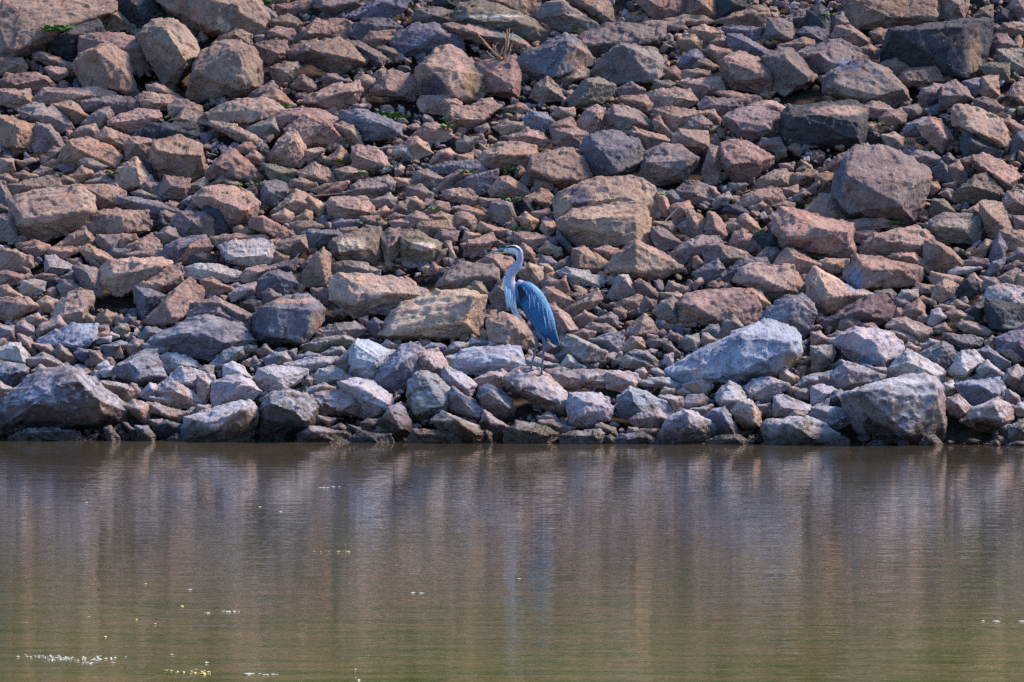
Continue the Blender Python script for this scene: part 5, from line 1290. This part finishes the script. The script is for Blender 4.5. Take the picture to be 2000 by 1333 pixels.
for sg in (-1, 1):
    L = []
    for k in range(17):
        s = fr2.uniform(.16, .62); a = fr2.uniform(-.05, .9); p = surf(s, a, 1.5, sg); ln = fr2.uniform(18, 42); dx = fr2.uniform(-5, 6)+s*4
        e = surf(min(s+.38, .9), a*.8, 3.0, sg); x2 = min(p[0]+dx, e[0]+6); b0 = fr2.uniform(.6, 1.15)
        L.append(((p[0], p[1], p[2]+sg*.6), (p[0]+dx*.3+2, p[1]+ln*.5, p[2]+sg*2.2), (x2, p[1]+ln, p[2]*.85+sg*2.4), fr2.uniform(.7, 1.1), (.45*b0, .70*b0, .88*b0)))
    strands(L, 'back_plumes')
strands([((1063, 655, w), (1070, 660, w-1), (1078, 676, w), 1.6, (.75, .78, .8)) for w in (-3, 3)] + [((1052, 642, -5), (1056, 652, -6), (1061, 664, -5), 1.1, (.6, .65, .7))], 'undertail_plumes')

# ------------------------------------------------------------------ weeds, twigs, sticks
LEAF = simple_mat("weed_leaf", (.07, .17, .035), .6, .35, 60); STRAW = simple_mat("dry_stem", (.34, .22, .14), .8, .25, 60); PALE = simple_mat("bleached_stick", (.5, .42, .34), .8, .2, 40)
bpy.context.view_layer.update(); dgc = bpy.context.evaluated_depsgraph_get(); wr = random.Random(3)
def weed(u, v, size, n, label, upright=.6):
    loc, nrm = hit(u, v); V, F = [], []; size *= 1.7; loc = loc+Vector((0, -.03, 0))
    for k in range(n):
        a = wr.uniform(0, 6.28); L_ = size*wr.uniform(.5, 1); el = wr.uniform(.25, 1.1)*upright+.2; st = Vector((wr.gauss(0, .45), wr.gauss(0, .2), 0))*size
        d = Vector((math.cos(a)*math.cos(el), math.sin(a)*math.cos(el)*.6, math.sin(el))); sd_ = Vector((-math.sin(a), math.cos(a), wr.uniform(-.4, .4))).normalized()
        W = L_*wr.uniform(.18, .32); o = len(V); prof = [(0, .12), (.3, .8), (.6, 1), (.85, .6), (1, .05)]
        for t, w_ in prof:
            c = st+d*L_*t+Vector((0, 0, -L_*.35*t*t)); V += [c-sd_*W*w_, c+Vector((0, 0, -W*.3)), c+sd_*W*w_]
        for i in range(4):
            for e in (0, 1): q = o+i*3+e; F.append((q, q+1, q+4, q+3))
    me = bpy.data.meshes.new('weed'); me.from_pydata([tuple(x) for x in V], [], F); me.update()
    o = link('weed', me, LEAF); o.location = loc+Vector((0, -.015, .005)); tag(o, label, 'plant', 'green weeds sprouting between the rocks')
for a in [
 (104, 60, .075, 40, 'bright green weed under the huge outcrop at the top left corner'),
 (120, 56, .06, 26, 'smaller sprig just right of the bright green corner weed'),
 (338, 232, .05, 12, 'green weed at the left side of the dark boulder, above the upright streaked slab'),
 (559, 211, .05, 14, 'green sprout right of the smooth upper boulder, below the pale wedge'),
 (757, 226, .06, 30, 'patch of green weed beneath the tilted cube-like boulder'),
 (777, 231, .06, 30, 'right half of the moss-green weed patch under the cube-like boulder'),
 (871, 236, .045, 20, 'green weed left of the thick flat stone under the huge two-faced block'),
 (876, 250, .05, 22, 'leafy weed just below another one, left of the thick flat stone'),
 (225, 341, .05, 18, 'green sprout left of the upright slab with water streaks'),
 (470, 363, .045, 16, 'small weed left of the green-tinged slab, under the peaked boulder'),
 (507, 363, .05, 20, 'leafy weed right of the peaked boulder with the pale streak'),
 (673, 317, .05, 24, 'green weed touching the left side of the smooth brown square boulder'),
 (700, 341, .045, 16, 'yellow-green sprout below the smooth brown square boulder'),
 (766, 330, .05, 20, 'yellow-green leaves at the lower right of the smooth brown square boulder'),
 (706, 438, .045, 20, 'green sprout above the boulder with cream lichen spots'),
 (748, 430, .035, 12, 'tiny sprig right of the sprout above the lichen-spotted boulder'),
 (767, 376, .035, 12, 'tiny green sprig at the right tip of the humped grey slab'),
 (911, 339, .05, 22, 'green weed on the pink stones left of the broad sloping boulder'),
 (1002, 335, .05, 22, 'weed left of the wide flat-topped pink slab'),
 (847, 410, .045, 18, 'green leaves on a low brown rock above the white-splashed rock'),
 (989, 390, .045, 18, 'green weed left part of the pair below the pink slab'),
 (1009, 393, .045, 18, 'green weed right part of the pair below the pink slab'),
 (1007, 449, .05, 20, 'grassy weed above the heron, among small brown stones'),
 (1254, 299, .035, 10, 'green sprig between the streaked blue boulder and the smooth grey one'),
 (1293, 382, .04, 14, 'weed right of the boulder with dark blue stains'),
 (1369, 411, .06, 30, 'bright green weed in the rubble right of the dark-fronted block'),
 (1379, 428, .045, 18, 'lower sprout of the bright green pair right of the dark-fronted block'),
 (1479, 457, .035, 12, 'small green sprig left of the big tan crumbly boulder'),
 (1747, 439, .05, 20, 'green weed in the dark gap under the largest mottled boulder'),
 (1617, 31, .04, 16, 'green weed left of the tan boulder with the curved crack'),
 (520, 5, .045, 18, 'green weed on the top edge right of the dark lichen-patched boulder'),
 (1136, 219, .035, 12, 'yellow-green leaves beneath the mossy scratched block'),
 (1713, 243, .035, 12, 'tiny green sprig below the pale stone right of the dark-faced block')]: weed(*a)

def stick(pts, rad, label, mat, cat='stick', name='fallen_stick'):
    V, F = [], []; seg = 7
    for i, p in enumerate(pts):
        t = (pts[min(i+1, len(pts)-1)]-pts[max(i-1, 0)]).normalized(); s_ = t.cross(Vector((0, 1, .3))).normalized(); q_ = t.cross(s_); r = rad*(1-.5*i/(len(pts)-1))
        for k in range(seg): a = 6.283*k/seg; V.append(p+s_*math.cos(a)*r+q_*math.sin(a)*r)
    for i in range(len(pts)-1):
        for k in range(seg): F.append((i*seg+k, i*seg+(k+1) % seg, (i+1)*seg+(k+1) % seg, (i+1)*seg+k))
    F.append(tuple(range(seg))); F.append(tuple((len(pts)-1)*seg+k for k in range(seg)))
    return V, F
def lay(u0, v0, u1, v1, rad, label, mat, n=7, sag=.008):
    a, b_ = hit(u0, v0)[0], hit(u1, v1)[0]; y = min(a.y, b_.y, min(hit(u0+(u1-u0)*t, v0+(v1-v0)*t)[0].y for t in (.25, .5, .75)))-.02
    pts = [P(u0+(u1-u0)*i/n, v0+(v1-v0)*i/n, y+(b_.y-a.y)*.0)+Vector((0, 0, wr.uniform(-sag, sag)*.5)) for i in range(n+1)]
    V, F = stick(pts, rad, label, mat); me = bpy.data.meshes.new('fallen_stick'); c = pts[0]; me.from_pydata([tuple(v-c) for v in V], [], F); me.update()
    o = link('fallen_stick', me, mat); o.location = c; tag(o, label, 'stick')
lay(1296, 436, 1336, 394, .006, 'thin pale stem leaning over the gap right of the dark-fronted block', PALE)
lay(612, 383, 672, 378, .005, 'dark thin twig lying across stones left of the humped grey slab', STRAW)
lay(724, 291, 775, 286, .005, 'pale straight twig lying above the smooth brown square boulder', PALE)
lay(1800, 390, 1828, 391, .004, 'short pale twig bridging the dark gap right of the largest mottled boulder', PALE)
lay(640, 233, 662, 232, .005, 'short bleached stick on the arching rock below the pale pink wedge', PALE)
lay(570, 512, 585, 496, .007, 'pale splinter sticking up left of the upright rusty slab', PALE)
# dry woody weed
base = hit(985, 112)[0]+Vector((0, -.03, 0)); root = bpy.data.objects.new('dry_weed', None); scn.collection.objects.link(root); root.location = base
tag(root, 'dead brown woody weed with bare upright twigs above the broad cracked boulder', 'dry plant'); m = base.y/FPX
for (u0, v0, u1, v1, r) in ((985, 114, 992, 58, .016), (990, 100, 996, 55, .010), (978, 116, 933, 68, .011), (960, 98, 975, 82, .008), (984, 108, 1001, 62, .010), (980, 116, 962, 88, .012),
                            (990, 112, 1000, 90, .010), (970, 108, 945, 84, .006), (996, 95, 1006, 70, .006), (988, 80, 982, 62, .006), (975, 112, 984, 90, .012), (965, 115, 950, 100, .009)):
    yy_ = base.y+wr.uniform(-.05, .05); pts = [P(u0+(u1-u0)*t/5+wr.uniform(-1.5, 1.5)*(t > 0), v0+(v1-v0)*t/5, yy_+wr.uniform(-.01, .01)) for t in range(6)]
    V, F = stick(pts, r, None, None); me = bpy.data.meshes.new('twig'); me.from_pydata([tuple(v-base) for v in V], [], F); me.update(); link('twig', me, STRAW, root)

# ------------------------------------------------------------------ flecks afloat on the river
FOAM = simple_mat("pale_floating_scum", (.36, .38, .31), .35, .3, 40, spec=.6); YEL = simple_mat("yellow_floating_leaf", (.40, .36, .12), .4, .3, 40, spec=.6)
def onwater(u, v): a, b_ = ray(u, v); y = -CAM_H/b_; return Vector((a*y, y, .004))
def flecks(label, items, mat, cat='scum', name='floating_scum'):
    V, F = [], []; c0 = onwater(items[0][0], items[0][1])
    for (u, v, w_, h_, n) in items:
        for k in range(n):
            c = onwater(u+wr.gauss(0, .32)*w_, v+wr.gauss(0, .32)*h_); m = c.y/FPX; s_ = (w_ if n == 1 else wr.uniform(2, 6.5))*m*.5; q = len(V); nn = 9
            ph = wr.uniform(0, 6)
            V.append(c-c0+Vector((0, 0, .004)))
            for j in range(nn):
                a = 6.283*j/nn; r = s_*wr.uniform(.6, 1.1); V.append(c-c0+Vector((math.cos(a)*r*1.5, math.sin(a)*r*wr.uniform(.8, 1.6), wr.uniform(-.003, .001))))
            for j in range(nn): F.append((q, q+1+j, q+1+(j+1) % nn))
    me = bpy.data.meshes.new(name); me.from_pydata([tuple(x) for x in V], [], F); me.update()
    o = link(name, me, mat); o.location = c0; tag(o, label, cat, 'pale flecks afloat on the river')
flecks('large broken patch of pale scum near the lower left corner of the water', [(80, 1284, 60, 5, 26), (125, 1288, 60, 6, 34), (185, 1288, 70, 8, 34), (165, 1296, 60, 4, 10)], FOAM)
flecks('lone bright white fleck on the water above the green-tinted left part', [(369, 1153, 7, 2, 1)], FOAM)
flecks('small white fleck with a faint trail to its right', [(397, 1199, 12, 2, 2), (445, 1196, 34, 2, 9)], FOAM)
flecks('white fleck near the bottom edge left of the last bright one', [(483, 1316, 18, 3, 1), (527, 1319, 28, 2, 9)], FOAM)
flecks('bright white fleck at the very bottom edge of the water', [(699, 1327, 18, 4, 2), (694, 1309, 5, 2, 1)], FOAM)
flecks('yellowish scatter of bits at the bottom right of the large scum patch', [(375, 1314, 60, 5, 16), (405, 1317, 26, 5, 8), (325, 1311, 14, 2, 4)], YEL)
flecks('single white fleck above the yellowish scatter of bits', [(405, 1296, 8, 3, 1), (336, 1281, 8, 3, 1)], FOAM)
flecks('thin pale streak of bits just out from the brown wedge rock', [(635, 954, 16, 1, 3), (657, 952, 14, 1, 3)], FOAM)
flecks('dotted line of yellow bits on the open water left of centre', [(650, 1079, 60, 2, 12)], YEL)
flecks('three pale dashes in a row at the right edge of the water', [(1922, 1214, 7, 2, 1), (1948, 1214, 11, 2, 1), (1993, 1214, 14, 2, 1)], FOAM)
flecks('tiny yellow speck on the water straight below the heron', [(1015, 1131, 7, 2, 1)], YEL)
flecks('pair of faint flecks in the middle of the water below the pink block', [(806, 1159, 8, 1, 1), (828, 1160, 9, 1, 1)], FOAM)
flecks('small yellow specks strewn above the large scum patch', [(50, 1218, 5, 2, 1), (171, 1206, 5, 2, 1), (268, 1211, 5, 2, 1), (306, 1220, 6, 2, 1), (355, 1186, 6, 2, 1), (205, 1245, 6, 2, 1), (285, 1142, 5, 1, 1)], YEL)
flecks('few tiny pale specks left of the centre near the shore', [(169, 982, 5, 2, 1), (506, 991, 4, 1, 1), (546, 1000, 5, 2, 1)], FOAM)
